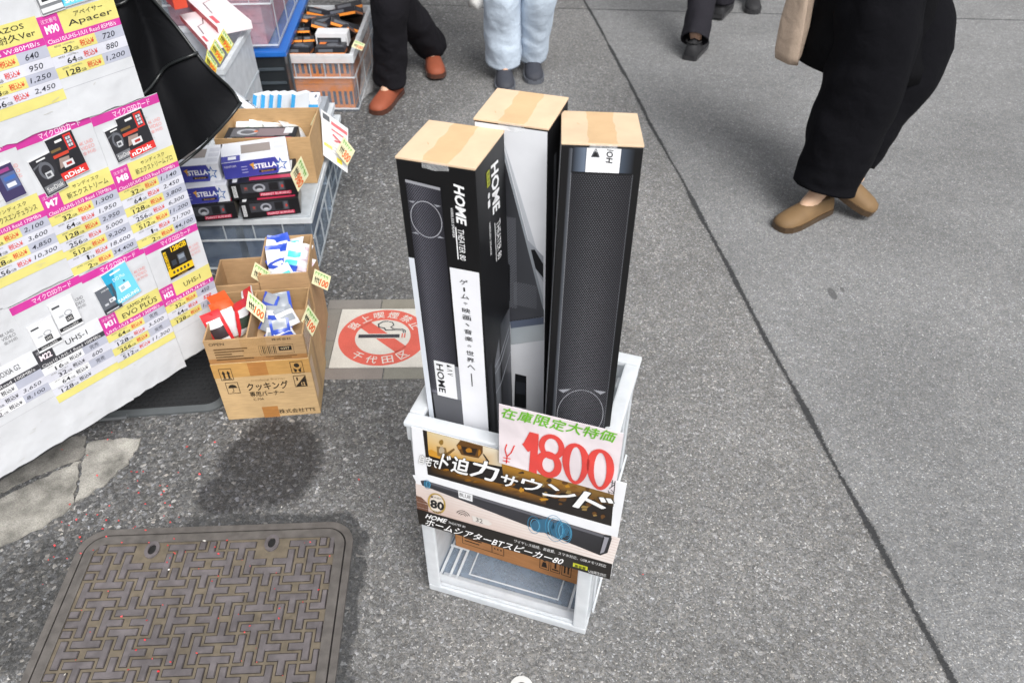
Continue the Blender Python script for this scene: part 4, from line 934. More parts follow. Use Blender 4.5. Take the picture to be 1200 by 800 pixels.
# ------------------------------------------------------------------ black nylon cover draped behind the board
def cloth_pt(a, b):
    """a: 0 at the board .. 1 at the road edge, b: 0 top .. 1 bottom."""
    top = Vector((-1.12, 1.90, 1.25)).lerp(Vector((-.945, 2.05, 1.22)), a)
    bot = Vector((-1.20, 1.78, .56)).lerp(Vector((-.735, 2.01, .58)), a)
    p = top.lerp(bot, b)
    p.x += (.018 * math.sin(b * 9 + a * 7) + .03 * math.sin(a * 11 + b * 2.3)) * (1 - .4 * b)
    p.y += .02 * math.sin(a * 15 + b * 4) + .012 * math.sin(b * 17 + a * 5)
    p.z += .015 * math.sin(a * 8) * b - (.07 * (1 - a) ** 2 * b) + (.085 * (max(0, a - .7) / .3) ** 2 * b ** 4)
    return p
cover = thing('nylon_cover', 'black nylon cover tied with elastic cords behind the price board', 'cover', (-.95, 1.9, 0))
m = MB(); NA, NB = 40, 40
vs = [cloth_pt(i / NA, j / NB) for j in range(NB + 1) for i in range(NA + 1)]
fs = [[j * (NA + 1) + i, j * (NA + 1) + i + 1, (j + 1) * (NA + 1) + i + 1, (j + 1) * (NA + 1) + i] for j in range(NB) for i in range(NA)]
back = [q + Vector((-.12, .16, .0)) * (.4 + .6 * 1) for q in vs]
nv = len(vs); m.add(vs, fs, C('131518'), 'black_nylon')
edge = [NB * (NA + 1) + i for i in range(NA + 1)] + [j * (NA + 1) + NA for j in range(NB, -1, -1)]
ev = [vs[i] for i in edge] + [back[i] for i in edge]; ne = len(edge)
m.add(ev, [[i, i + 1, ne + i + 1, ne + i] for i in range(ne - 1)], C('131518'), 'black_nylon')
m.build('sheet', cover, smooth=True)
for b0, b1 in ((.42, .35), (.74, .66), (.99, .985)):
    m = MB(); m.tube([cloth_pt(a / 20, lerp(b0, b1, a / 20) + .02 * math.sin(a / 20 * 3.1)) + Vector((.008, -.008, 0)) for a in range(21)], .0042, C('1d2021'), 'plastic', 6); m.build('cord', cover, smooth=True)
m = MB(); m.tube([cloth_pt(.995, b / 20) + Vector((.004, -.004, 0)) for b in range(5, 21)], .004, C('1d2021'), 'plastic', 6); m.build('piping', cover, smooth=True)

# ------------------------------------------------------------------ cartons, bins and goods of the stall
KL2, KIN = C('b2926c'), C('bb9c77')
def open_carton(name, label, cat, M, w_, d_, h_, th=.004, col=KL2, col_in=KIN, group=None, deco=None, floor_=True, lo=0.0):
    """An open cardboard box: four walls of real thickness and a bottom."""
    t = thing(name, label, cat, M @ Vector((w_ / 2, d_ / 2, 0)), group); m = MB()
    for (x0, y0, x1, y1) in ((0, 0, w_, th), (0, d_ - th, w_, d_), (0, th + .0003, th, d_ - th - .0003), (w_ - th, th + .0003, w_, d_ - th - .0003)):
        m.box(((x0 + x1) / 2, (y0 + y1) / 2, h_ / 2 + lo / 2), (x1 - x0, y1 - y0, h_ - lo), col, 'cardboard', M, .001)
    m.box((w_ / 2, d_ / 2, .004), (w_ - 2 * th - .001, d_ - 2 * th - .001, .004), col_in, 'cardboard', M)
    if deco: deco(m)
    m.build('walls', t); return t
def closed_box(name, label, cat, M, w_, d_, h_, col, mm='box_print', deco=None, group=None, bev=.0012):
    m = MB(); m.box((w_ / 2, d_ / 2, h_ / 2), (w_, d_, h_), col, mm, M, bev)
    if deco: deco(m, M, w_, d_, h_)
    return tag(m.build(name), label, cat, group)
# the printed carton with an open tray on top
a, b = G(268, 492), G(376, 484); MC = frame(a, b - a); wc = (b - a).length; dc, hc = .21, .207
INKC = C('2b2318'); TP = C('a5713c')
def tts(m, M, w_, d_, h_):
    c = boxcanvas(m, M, w_, d_, h_, 'front', 'cardboard')
    c.rect(0.0, .76, 1, .995, C('b58b50'), 0); c.rect(.37, .77, .56, .99, TP, 1); c.rect(.39, .0, .56, .2, TP, 1)
    for (x, y, k) in ((.065, .72, 0), (.09, .48, 1), (.80, .76, 2), (.80, .52, 3)):
        s_ = .13; q = .20; frame_rect(c, x, y, x + s_, y + q, .006, .009, INKC, 2)
        if k == 0:
            for o in (.022, .07): c.rect(x + o + .01, y + .03, x + o + .03, y + .11, INKC, 2); c.poly([(x + o, y + .11), (x + o + .04, y + .11), (x + o + .02, y + .165)], INKC, 2)
            c.rect(x + .02, y + .015, x + .11, y + .025, INKC, 2)
        if k == 1: c.poly([(x + .02, y + .1)] + [(x + .065 + .045 * math.cos(R(g)), y + .1 + .06 * math.sin(R(g))) for g in range(180, -1, -20)], INKC, 2); c.rect(x + .062, y + .04, x + .069, y + .1, INKC, 2); c.stroke([(x + .066, y + .04), (x + .055, y + .028), (x + .047, y + .04)], .0014, INKC, 2)
        if k == 2: c.disc(x + .065, y + .135, .028, .036, INKC, 2); c.poly([(x + .015, y + .11), (x + .035, y + .08), (x + .06, y + .06), (x + .05, y + .02), (x + .03, y + .02), (x + .03, y + .06)], INKC, 2); c.poly([(x + .115, y + .11), (x + .095, y + .08), (x + .07, y + .06), (x + .08, y + .02), (x + .1, y + .02), (x + .1, y + .06)], INKC, 2)
        if k == 3: c.poly([(x + .006, y + .009), (x + .124, y + .009), (x + .124, y + .19)], INKC, 3); c.text('1', x + .03, y + .11, x + .045, y + .17, INKC, 3); c.text('12', x + .07, y + .02, x + .11, y + .08, C('c2a173'), 4, bold=.03)
    c.text('Cooking Burner', .36, .665, .72, .705, C('8b744f'), 2); c.rect(.30, .66, .72, .662, C('8b744f'), 2)
    c.text('クッキング', .30, .51, .73, .645, INKC, 2, bold=.035); c.text('専用バーナー', .31, .40, .67, .49, INKC, 2, bold=.03); c.text('C-70A', .33, .33, .44, .37, INKC, 2)
    c.text('株式会社TTS', .56, .055, .95, .135, INKC, 2, bold=.02)
    c = boxcanvas(m, M, w_, d_, h_, 'right', 'cardboard'); c.rect(.03, .25, .2, .9, C('cbb39a'), 0); c.poly([(.35, .1), (.5, .15), (.48, .9), (.4, .95)], C('a68b68'), 0)
closed_box('cardboard_carton', 'brown carton printed with black katakana and handling symbols under an open tray', 'carton', MC, wc, dc, hc, C('bb9d73'), 'cardboard', tts, 'cartons by the stall', .002)
MT2 = MC @ Matrix.Translation((.001, .001, hc + .001)); ht2 = .078
def tray_deco(m):
    c = boxcanvas(m, MT2, wc - .002, dc - .01, ht2, 'front', 'cardboard')
    c.rect(0, 0, 1, .2, C('9b6f42'), 0); c.rect(.36, .0, .62, 1, C('a3774a'), 1, 'tape')
    c.text('OPEN', .05, .78, .2, .9, INKC, 2)
    for k in range(5): c.rect(.08, .58 - k * .11, (.42, .38, .25, .36, .46)[k], .63 - k * .11, C('5d4428'), 2)
    for k in range(9): c.rect(.55 + k * .018, .3, .55 + k * .018 + (.004, .009, .006)[k % 3], .62, INKC, 2)
    frame_rect(c, .53, .26, .88, .66, .003, .012, C('4a3822'), 2); c.rect(.73, .4, .86, .58, BLACK, 2); c.text('0397', .75, .44, .84, .54, C('c9b28a'), 3)
    c.text('株式会社', .68, .84, .88, .94, INKC, 2); c.rect(.58, .15, .9, .18, C('5d4428'), 2); c.rect(.66, .08, .84, .11, C('5d4428'), 2)
    m.box((wc * .42, dc / 2, ht2 * .5), (.004, dc - .02, ht2 * .86), KL2, 'cardboard', MT2)
    # crushed film and tape over the side
    c2 = boxcanvas(m, MT2, wc - .002, dc - .01, ht2, 'right', 'clear_film'); c2.rect(.05, -1.8, .8, .95, C('dcd6cf'), 1)
tray = open_carton('cardboard_tray', 'open brown carton tray of film packets on top of the printed carton', 'carton', MT2, wc - .002, dc - .01, ht2, deco=tray_deco, col=C('a88963'), group='cartons by the stall')
# two cartons behind it
zb = .285
a, b = G(262, 338, .0), None
pL = G(255, 318, zb); MBK = frame((-.822, 1.735, 0), (.262, .0315)); 
open_carton('cardboard_carton', 'empty open brown carton beside the clear bin', 'carton', MBK, .125, .13, .275, col=C('b08f6a'), group='cartons by the stall')
MBR = frame((-.695, 1.745, 0), (.262, .0315))
open_carton('cardboard_carton', 'open brown carton full of blue and white sachets', 'carton', MBR, .135, .19, .305, col=C('b08f6a'), group='cartons by the stall')
def fill_floor(M, w_, d_, z): pass
def pouch(name, label, M, w_, h_, cols, group, puff=.012, film=False, cat='packet'):
    """A thin filled bag in the local XZ plane of M: header strip, body, printed block."""
    m = MB(); nx_, nz_ = 7, 9; rj = random.Random(len(bpy.data.objects))
    for sg in (1, -1):
        vs = []; 
        for j in range(nz_ + 1):
            for i in range(nx_ + 1):
                x, z = i / nx_, j / nz_; q = (math.sin(math.pi * x) * math.sin(math.pi * min(1, z / .85)) if z < .85 else 0)
                vs.append(M @ Vector(((x - .5) * w_, sg * (puff * max(q, 0) ** .7 + .0004) + rj.uniform(-.0012, .0012), z * h_)))
        b0 = len(m.v); m.v += vs
        for j in range(nz_):
            for i in range(nx_):
                z = (j + .5) / nz_; x = (i + .5) / nx_
                col = cols[0] if z > .78 else (cols[2] if (.25 < z < .6 and .2 < x < .8) else cols[1])
                if cols[3] is not None and (x < .15 or x > .86): col = cols[3]
                k = [b0 + q for q in (j * (nx_ + 1) + i, j * (nx_ + 1) + i + 1, (j + 1) * (nx_ + 1) + i + 1, (j + 1) * (nx_ + 1) + i)]
                m.f.append(k if sg == -1 else k[::-1]); m.c.append(col); m.m.append('glossy_print')
    return tag(m.build(name, smooth=True), label, cat, group)
ORG, RED2, LWH, BLU, CYN, SIL = C('d8572a'), C('c02a30'), C('d6d7da'), C('2c4bb0'), C('4fc0bd'), C('8e949c')
def place(M, x, y, z, rx=0, ry=0, rz=0): return M @ Matrix.Translation((x, y, z)) @ Matrix.Rotation(R(rz), 4, 'Z') @ Matrix.Rotation(R(ry), 4, 'Y') @ Matrix.Rotation(R(rx), 4, 'X')
for k, (x, y, rx, ry, rz, cols) in enumerate(((.035, .06, -18, -14, 12, (RED2, LWH, C('3a3236'), RED2)), (.05, .09, -14, -8, 16, (ORG, LWH, LWH, None)), (.06, .12, -10, -20, 5, (ORG, LWH, C('c9c6c8'), ORG)), (.077, .10, -4, 12, 60, (RED2, C('c9cacd'), C('35423a'), RED2)), (.09, .13, -4, 16, 70, (RED2, LWH, C('7d2a2e'), LWH)))):
    pouch('film_packet', ('orange topped film packet standing in the open tray' if cols[0] is ORG else 'red and white film packet standing in the open tray'), place(MT2, x, y, .012, rx, ry, rz), .052, .098 + .01 * (k % 3), cols, 'red and white packets in the tray')
for k in range(11):
    pouch('foil_sachet', 'silver and blue foil sachet lying loose in the tray', place(MT2, .135 + .024 * (k % 4), .03 + .042 * (k // 4) + .008 * (k % 3), .014 + .0042 * k, -72 + 16 * (k % 3), 0, -35 + 23 * (k % 4)), .05, .058, (SIL, LWH if k % 2 else SIL, BLU if k % 3 != 1 else SIL, None if k % 2 else BLU), 'foil sachets in the tray', .008)
m_ = None
rq = random.Random(21)
for k in range(15):
    cols = ((BLU, LWH, LWH, None), (BLU, BLU, LWH, None), (LWH, LWH, CYN, None), (LWH, C('c9b9c4'), LWH, None))[k % 4]
    pouch('sachet', ('blue and white sachet heaped in the carton by the bin', 'deep blue sachet heaped in the carton by the bin', 'white sachet with turquoise print heaped in the carton', 'plain white sachet heaped in the carton by the bin')[k % 4], place(MBR, .03 + .024 * (k % 4) + rq.uniform(-.006, .006), .035 + .036 * (k // 4) + rq.uniform(-.006, .006), .245 + .0026 * k, rq.uniform(-80, -35), rq.uniform(-15, 15), rq.uniform(-40, 40)), .05, .055, cols, 'sachets heaped in the back carton', .009)
# handwritten tags stuck on the cartons
TGC = C('ece6bd')
def price_tag(label, tl, tr, bl, y0, ydx, num, ink=C('1f2420'), acc=C('e0632a'), base=TGC, cat='price tag'):
    A, B, D = AT(*tl, y0), AT(*tr, y0 + ydx), AT(*bl, y0 - .01); U, V = B - A, A - D
    m = MB(); n = U.cross(V).normalized(); c = Canvas(m, D, U, V, 'laminate')
    slab(m, D, U, V, [(0, 0), (1, 0), (1, 1), (0, 1)], .0008, base, 'laminate')
    if n.dot(Vector((0, 0, CAM_H)) - D) < 0: c.n = -c.n; c.base = .0011; 
    rj = random.Random(int(tl[0] * 7 + tl[1])); wl = U.length
    c.poly([(.04, .62), (.96, .70), (.96, .95), (.04, .95)], C('dde8bb'), 0)
    for k in range(5): 
        x = .12 + .16 * k; c.stroke([(x, .9), (x + rj.uniform(-.05, .08), .72)], wl * .03, C('6aa83c'), 1); c.stroke([(x - .05, .83), (x + .09, .86)], wl * .025, C('6aa83c'), 1)
    for k in range(3):
        x = .14 + .1 * k; c.stroke([(x, .55), (x + .03, .2)], wl * .035, ink, 1); c.stroke([(x - .03, .42), (x + .08, .46)], wl * .03, ink, 1)
    c.text(num, .40, .1, .95, .58, acc, 1, bold=.03, shear=.2)
    return tag(m.build('price_tag'), label, cat, 'handwritten price tags')
price_tag('yellow price tag leaning in the film packet tray', (291, 341), (312, 359), (288, 361), 1.60, .01, '100')
price_tag('yellow price tag on the road side corner of the tray', (361, 357), (374, 376), (353, 376), 1.585, .02, '100')
price_tag('yellow price tag between the two back cartons', (299, 307), (317, 319), (294, 324), 1.76, .02, '100')
price_tag('yellow price tag on the road side of the sachet carton', (369, 315), (388, 324), (365, 332), 1.79, .02, '100')

# ---- clear bins: walls, ribs and a rolled rim, see-through
def bin_box(name, label, M, w_, d_, h_, mm='clear_plastic', rimcol='frosted_rib', lid=False, group=None, rim=True, ribs=True, rimh=.02):
    t = thing(name, label, 'bin', M @ Vector((w_ / 2, d_ / 2, 0)), group); th = .004
    def B(mb, x0, y0, z0, x1, y1, z1, k, bev=.001): mb.box(((x0 + x1) / 2, (y0 + y1) / 2, (z0 + z1) / 2), (x1 - x0, y1 - y0, z1 - z0), FW, k, M, bev)
    m = MB(); B(m, th, th, .004, w_ - th, d_ - th, .008, mm, 0)
    for q in ((0, 0, w_, th), (0, d_ - th, w_, d_), (0, th + .0003, th, d_ - th - .0003), (w_ - th, th + .0003, w_, d_ - th - .0003)): B(m, q[0], q[1], .002, q[2], q[3], h_ - (rimh + .001 if rim else 0), mm, 0)
    m.build('body', t)
    if ribs:
        m = MB()
        for z in (.012, h_ * .6): B(m, .0, -.0035, z, w_, -.0005, z + .006, rimcol, 0); B(m, w_ + .0005, 0, z, w_ + .0035, d_, z + .010, 'cloudy_plastic', 0)
        for k in range(1, 5): x = w_ * k / 5; B(m, x, -.003, h_ * .6 + .007, x + .004, -.0005, h_ - rimh - .003, 'cloudy_plastic', 0)
        for k in range(0, 3): y = d_ * (k + .15) / 3; B(m, w_ + .0005, y, .02, w_ + .003, y + .012, h_ * .6 - .001, 'cloudy_plastic', 0)
        m.build('ribs', t)
    if rim:
        m = MB(); o = .006
        B(m, -o, -o, h_ - rimh, w_ + o, .012, h_, rimcol); B(m, -o, d_ - .012, h_ - rimh, w_ + o, d_ + o, h_, rimcol); B(m, -o, .0125, h_ - rimh, .012, d_ - .0125, h_, rimcol); B(m, w_ - .012, .0125, h_ - rimh, w_ + o, d_ - .0125, h_, rimcol)
        m.build('rim', t)
    if lid:
        m = MB(); B(m, -.002, -.002, h_ + .0005, w_ + .002, d_ + .002, h_ + .008, 'cloudy_plastic', .002); m.build('lid', t)
    return t
M1 = frame((-1.13, 2.175, 0), (1, .045)); H1 = .205; W1 = .475
bin_box('storage_bin', 'clear plastic bin carrying the stacked model boxes on its lid', M1, W1, .35, H1, lid=True, group='clear storage bins of the stall')
# dark goods inside the bin
for k in range(2):
    closed_box('dark_carton', ('navy carton stored at the road end of the clear bin', 'navy carton stored at the board end of the clear bin')[k], 'carton', place(M1, (.245, .02)[k], .02, .009), .20, .29, .145, C('38455c'), 'matte', None, 'navy cartons inside the clear bin')
M2 = frame((-1.12, 2.545, 0), (1, .03)); 
bin_box('storage_bin', 'clear plastic bin under the cardboard box of white goods', M2, .445, .40, .195, group='clear storage bins of the stall')
for k in range(2): closed_box('dark_carton', ('charcoal carton at the road end of the bin below the cardboard box', 'charcoal carton at the inner end of the bin below the cardboard box')[k], 'carton', place(M2, (.23, .02)[k], .02, .009), .19, .35, .15, C('3a4048'), 'matte', None, 'charcoal cartons inside the rear bin')
# boxes on the lid
PUR, WB, STAR = C('3d3f94'), C('d9dbe2'), C('3e6fb5')
def star_deco(m, M, w_, d_, h_):
    c = boxcanvas(m, M, w_, d_, h_, 'front'); c.rect(.78, 0, 1, 1, WB, 0); c.poly([(.0, .02), (.80, .02), (.86, .5), (.80, .98), (.0, .98)], PUR, 1)
    pts = [(.865 + (.14 if k % 2 == 0 else .062) * math.cos(R(90 + 36 * k)) * .8, .5 + (.42 if k % 2 == 0 else .18) * math.sin(R(90 + 36 * k))) for k in range(10)]
    c.poly(pts, C('2e62a6'), 2); c.poly([(.865 + (p[0] - .865) * .66, .5 + (p[1] - .5) * .66) for p in pts], WB, 3)
    c.text('STELLA', .46, .42, .80, .72, C('e8e8ee'), 3, bold=.03); c.rect(.52, .18, .78, .32, C('1d1c30'), 3); c.text('bonsai', .56, .2, .74, .3, C('c9a25a'), 4); c.poly([(.40, .72), (.47, .82), (.45, .38), (.43, .6)], C('d29a3c'), 3)
    c.text('KENTOM', .03, .68, .2, .8, C('d5d5e2'), 3)
    for k in range(3): c.rect(.27, .62 - k * .17, .36, .66 - k * .17, C('aeb0d4'), 3)
    c = boxcanvas(m, M, w_, d_, h_, 'top'); c.rect(0, 0, 1, .97, WB, 0); c.rect(.0, .0, .28, .3, PUR, 1); c.rect(.3, .35, .75, .8, C('8d8480'), 1); c.rect(.1, .1, .22, .25, WB, 2)
    for k in range(3): c.rect(.80, .12 + k * .26, .98, .3 + k * .26, C('c6c8d2'), 2)
    c = boxcanvas(m, M, w_, d_, h_, 'right'); c.rect(0.01, .01, .99, .99, WB, 0)
    for k in range(3): c.rect(.1 + k * .3, .15, .3 + k * .3, .8, C('c4c6d0'), 1)
def blk_deco(m, M, w_, d_, h_):
    c = boxcanvas(m, M, w_, d_, h_, 'front'); c.rect(.03, .15, .09, .85, C('c9cacc'), 0); c.rect(.16, .36, .82, .92, C('3b3c42'), 0); c.rect(.58, .4, .72, .88, C('1f1f22'), 1); c.rect(.74, .42, .80, .86, C('55565e'), 1)
    c.ring(.43, .62, .06, .16, .095, .25, C('93959d'), 2, 16); c.disc(.43, .5, .05, .1, C('b5b7bd'), 2, 10); c.rect(.2, .5, .26, .75, C('5a4a4a'), 1); c.disc(.78, .62, .02, .1, C('b23a34'), 2, 8); c.disc(.23, .66, .015, .06, C('b23a34'), 2, 8)
    c.rect(.42, .1, .90, .30, C('b32c4c'), 1); c.text('MARKET BURNING', .44, .13, .88, .27, C('e4c6cc'), 2); c.text('KENTOM', .04, .2, .08, .8, BLACK, 1, rot=90)
    c = boxcanvas(m, M, w_, d_, h_, 'top'); c.rect(.08, .3, .7, .9, C('5b5a5e'), 0); c.rect(.45, .35, .9, .88, C('7a6b6e'), 1); c.rect(.82, .5, .94, .92, C('c9cacc'), 2); c.ring(.3, .62, .1, .14, .15, .22, C('a5a6ab'), 2, 14); c.disc(.42, .66, .03, .08, C('c0653a'), 3, 8); c.rect(.3, .08, .95, .24, C('a8304a'), 1); c.rect(.05, .05, .12, .22, C('c9cacc'), 1)
    c = boxcanvas(m, M, w_, d_, h_, 'right'); c.rect(.02, .02, .98, .98, C('6c665f'), 0); c.rect(.2, .2, .8, .8, C('8b857c'), 1)
zl = H1 + .0095
def goods(name, label, bl, br, z, d_, h_, deco, col, group):
    M, w_ = pxbase(bl, br, z); return closed_box(name, label, 'model box', M, w_, d_, h_, col, 'box_print', deco, group)
hb = .058
goods('model_box', 'black model box lowest in the pile topped by one purple box', (285, 257), (353, 250), zl, .13, hb, blk_deco, C('1b1b1e'), 'black model boxes on the bin')
goods('model_box', 'black model box with red title strip directly under the purple box of the taller pile', (273, 235), (350, 227.5), zl + hb + .0015, .13, hb, blk_deco, C('1b1b1e'), 'black model boxes on the bin')
goods('model_box', 'purple and white star box crowning the pile of two black boxes', (264.5, 211), (341.5, 200.5), zl + 2 * hb + .003, .13, hb, star_deco, WB, 'purple star boxes on the bin')
goods('model_box', 'black model box half hidden by the price board under two purple boxes', (214, 262), (279, 255.5), zl, .13, hb, blk_deco, C('1b1b1e'), 'black model boxes on the bin')
goods('model_box', 'lower purple star box of the pair beside the price board', (203, 242), (270, 235.5), zl + hb + .0015, .13, hb, star_deco, WB, 'purple star boxes on the bin')
goods('model_box', 'upper purple star box of the pair beside the price board', (192, 216.5), (260, 211.5), zl + 2 * hb + .003, .13, hb, star_deco, WB, 'purple star boxes on the bin')
# open cardboard box on the second bin
ML = frame((-.975, 2.385, .2145), (1, .04))
open_carton('cardboard_box', 'open tan cardboard box of white bags behind the model boxes', 'carton', ML, .31, .225, .17, col=C('b4936a'), group='cartons by the stall')
closed_box('model_box', 'black model box with photo lid lying in the open tan cardboard box', 'model box', place(ML, .02, .012, .10), .235, .10, .055, C('1b1b1e'), 'box_print', blk_deco, 'black model boxes on the bin')
for k in range(4): pouch('white_bag', 'white plastic bag crumpled in the open tan cardboard box', place(ML, .06 + .06 * k, .15 + .015 * (k % 2), .085, -60, 10 * k, 20 * k), .09, .08, (LWH, LWH, C('c9cdc9') if k else C('5f8f6c'), None), 'white bags in the tan box', .02, cat='bag')
price_tag('yellow green price tag standing against the taller pile of model boxes', (353, 183), (362, 205), (340, 204), 2.12, .03, '980')
price_tag('upper green and orange tag on the corner of the tan cardboard box', (370, 133), (379, 146), (364, 146), 2.60, .02, '500')
price_tag('green and orange tag hanging lowest at the tan cardboard box', (403, 160), (416, 177), (394, 178), 2.58, .02, '300')
# white flyer with red print
A, B, D = AT(376, 128, 2.60), AT(408, 151, 2.66), AT(379, 182, 2.55); m = MB(); c = Canvas(m, D, B - A, A - D, 'laminate'); slab(m, D, B - A, A - D, [(0, 0), (.9, -.05), (1, 1), (0, 1)], .001, C('d9dadc'), 'laminate')
c.rect(.05, .84, .3, .96, C('5b5d62'), 0); c.rect(.35, .82, .95, .9, C('cf6a70'), 0); c.rect(.35, .7, .9, .74, C('cf6a70'), 0); c.stroke([(.4, .62), (.9, .5)], .006, C('cc5560'), 0); c.stroke([(.45, .5), (.85, .6)], .006, C('cc5560'), 0); c.rect(.05, .25, .35, .32, C('e2d13a'), 0); c.rect(.5, .05, .7, .16, C('e2d13a'), 0)
for k in range(6): c.rect(.1, .2 + k * .07, .5 + .05 * (k % 3), .215 + k * .07, C('b2b4ba'), 1)
tag(m.build('flyer'), 'white flyer with red handwriting clipped beside the tan cardboard box', 'flyer')
# row of small white and blue boxes, a long white box, a slanting white and black box
MR = frame((-1.015, 2.69, 0), (1, .03))
bin_box('storage_bin', 'clear plastic bin under the small white and blue boxes', MR, .315, .28, .235, group='clear storage bins of the stall')
BLC = C('3a9ad2')
closed_box('dark_carton', 'grey carton filling the bin below the small white and blue boxes', 'carton', place(MR, .008, .008, .009), .295, .26, .262, C('8d9299'), 'matte', None)
for k, x in enumerate((.055, .085, .115, .145, .195)):
    def sb(m, M, w_, d_, h_):
        c = boxcanvas(m, M, w_, d_, h_, 'left'); c.rect(.02, .02, .98, .98, C('dfe3e8'), 0)
        c = boxcanvas(m, M, w_, d_, h_, 'front'); c.rect(.02, .02, .98, .98, BLC, 0)
    closed_box('small_box', 'small white and blue box standing in the row by the tan cardboard box', 'small box', place(MR, x, .06, .288, -14, 8, -28), .018, .085, .085, C('dfe3e8'), 'box_print', sb, 'small white and blue boxes in a row')
def lw(m, M, w_, d_, h_):
    c = boxcanvas(m, M, w_, d_, h_, 'front'); c.rect(.35, .12, 1, .5, BLC, 0); c = boxcanvas(m, M, w_, d_, h_, 'top'); c.rect(.1, .2, .5, .6, C('b9bcc6'), 0); c.rect(.9, .3, .96, .7, C('6b6f7a'), 0)
closed_box('long_box', 'long flat white box with a bright blue stripe', 'small box', place(MR, .135, .15, .2735), .15, .07, .034, C('dfe2e8'), 'box_print', lw)
def sl(m, M, w_, d_, h_):
    c = boxcanvas(m, M, w_, d_, h_, 'top'); c.rect(.0, .0, .12, 1, C('dfe3e8'), 0); c.rect(.45, .02, .98, .98, C('22252a'), 0); c.rect(.5, .3, .9, .98, C('dddfe3'), 1); c.text('P-12', .55, .5, .8, .9, BLACK, 2); c.rect(.91, .02, .95, .98, C('c43a2e'), 1)
closed_box('slim_box', 'slanting slim white and black box leaning beside the black cover', 'small box', place(MR, -.02, .02, .405, -30, 38, -12), .18, .055, .024, C('d5d9de'), 'box_print', sl)

# back of the stall: pink goods bin on a blue rimmed crate
MP = frame((-1.42, 3.28, 0), (1, .06)); 
bk = thing('crate', 'black crate with a bright blue rim under the bin of pink goods', 'crate', (-1.2, 3.5, 0)); m = MB()
m.box((.23, .36, .15), (.46, .72, .29), C('202326'), 'plastic', MP, .006); m.build('body', bk)
m = MB()
for z in (.06, .12, .18, .24): m.box((.23, -.003, z), (.44, .006, .012), C('3f464c'), 'plastic', MP, .001)
for k in range(6): m.box((.463, .08 + k * .11, .15), (.006, .014, .27), C('4b545b'), 'plastic', MP, .001)
m.build('ribs', bk)
m = MB(); m.box((.23, .36, .306), (.485, .745, .022), C('1f5fae'), 'plastic', MP, .004); m.build('rim', bk)
MP2 = MP @ Matrix.Translation((.01, .02, .32))
bin_box('storage_bin', 'cloudy bin of pink packets on the blue rimmed crate', MP2, .43, .66, .30, mm='clear_plastic', group='clear storage bins of the stall', rim=True)
def pinkd(m, M, w_, d_, h_):
    c = boxcanvas(m, M, w_, d_, h_, 'front', 'matte')
    for k in range(1, 3): c.rect(.0, k / 3, 1, k / 3 + .012, C('87555a'), 0)
    for i in range(5):
        for j in range(3): c.rect(.05 + i * .19, .1 + j * .33, .09 + i * .19, .14 + j * .33, C('a5696f'), 0); c.rect(.12 + i * .19, .12 + j * .33, .17 + i * .19, .135 + j * .33, C('a5696f'), 0)
closed_box('pink_pack', 'block of dusty pink packets filling the cloudy bin', 'pack', place(MP2, .015, .012, .012), .37, .56, .262, C('bd8288'), 'matte', pinkd)
# orange crate at the back
a, b = G(338, 131), G(421, 131); MO = frame(a, b - a); wo = (b - a).length; ho = .262
bin_box('storage_bin', 'clear crate packed with orange and black cartridges in front of the walkers', MO, wo, .62, ho, mm='clear_plastic', group='clear storage bins of the stall', rimh=.036)
ORC, SLT = C('dd7a16'), C('3c3e48')
def ord_(m, M, w_, d_, h_):
    boxcanvas(m, M, w_, d_, h_, 'top', 'box_print').rect(.01, .01, .99, .99, C('2a211d'), 0)
    for face, n in (('front', 12), ('right', 22)):
        c = boxcanvas(m, M, w_, d_, h_, face, 'box_print')
        for r_ in range(2):
            y0 = r_ * .5
            for k in range(n): c.rect((k + .22) / n, y0 + (.22 if r_ else .08), (k + .78) / n, y0 + (.42 if r_ else .36), SLT, 0); c.rect((k + .97) / n, y0 + .01, (k + 1.0) / n, y0 + .49, C('a9621a'), 1)
            c.rect(0, y0 + .0, 1, y0 + .012, C('8c5218'), 1)
closed_box('cartridge_block', 'tightly packed orange cartridges with dark slots inside the far crate', 'pack', place(MO, .012, .010, .012), wo - .028, .585, .224, ORC, 'box_print', ord_)
def obx(m, M, w_, d_, h_):
    c = boxcanvas(m, M, w_, d_, h_, 'top'); c.rect(.05, .05, .95, .95, C('26262b'), 0); c.disc(.55, .5, .2, .3, C('55585f'), 1, 10); c.rect(.08, .6, .3, .95, C('d9752c'), 2); c.rect(.7, .2, .92, .35, C('6a6d76'), 2)
    c = boxcanvas(m, M, w_, d_, h_, 'front'); c.rect(0, 0, 1, .35, C('d9822c'), 0); c.rect(.1, .45, .6, .8, C('55585f'), 0)
    c = boxcanvas(m, M, w_, d_, h_, 'right'); c.rect(.1, .1, .9, .4, C('a8653c'), 0); c.rect(.2, .5, .8, .9, C('3f4250'), 0)
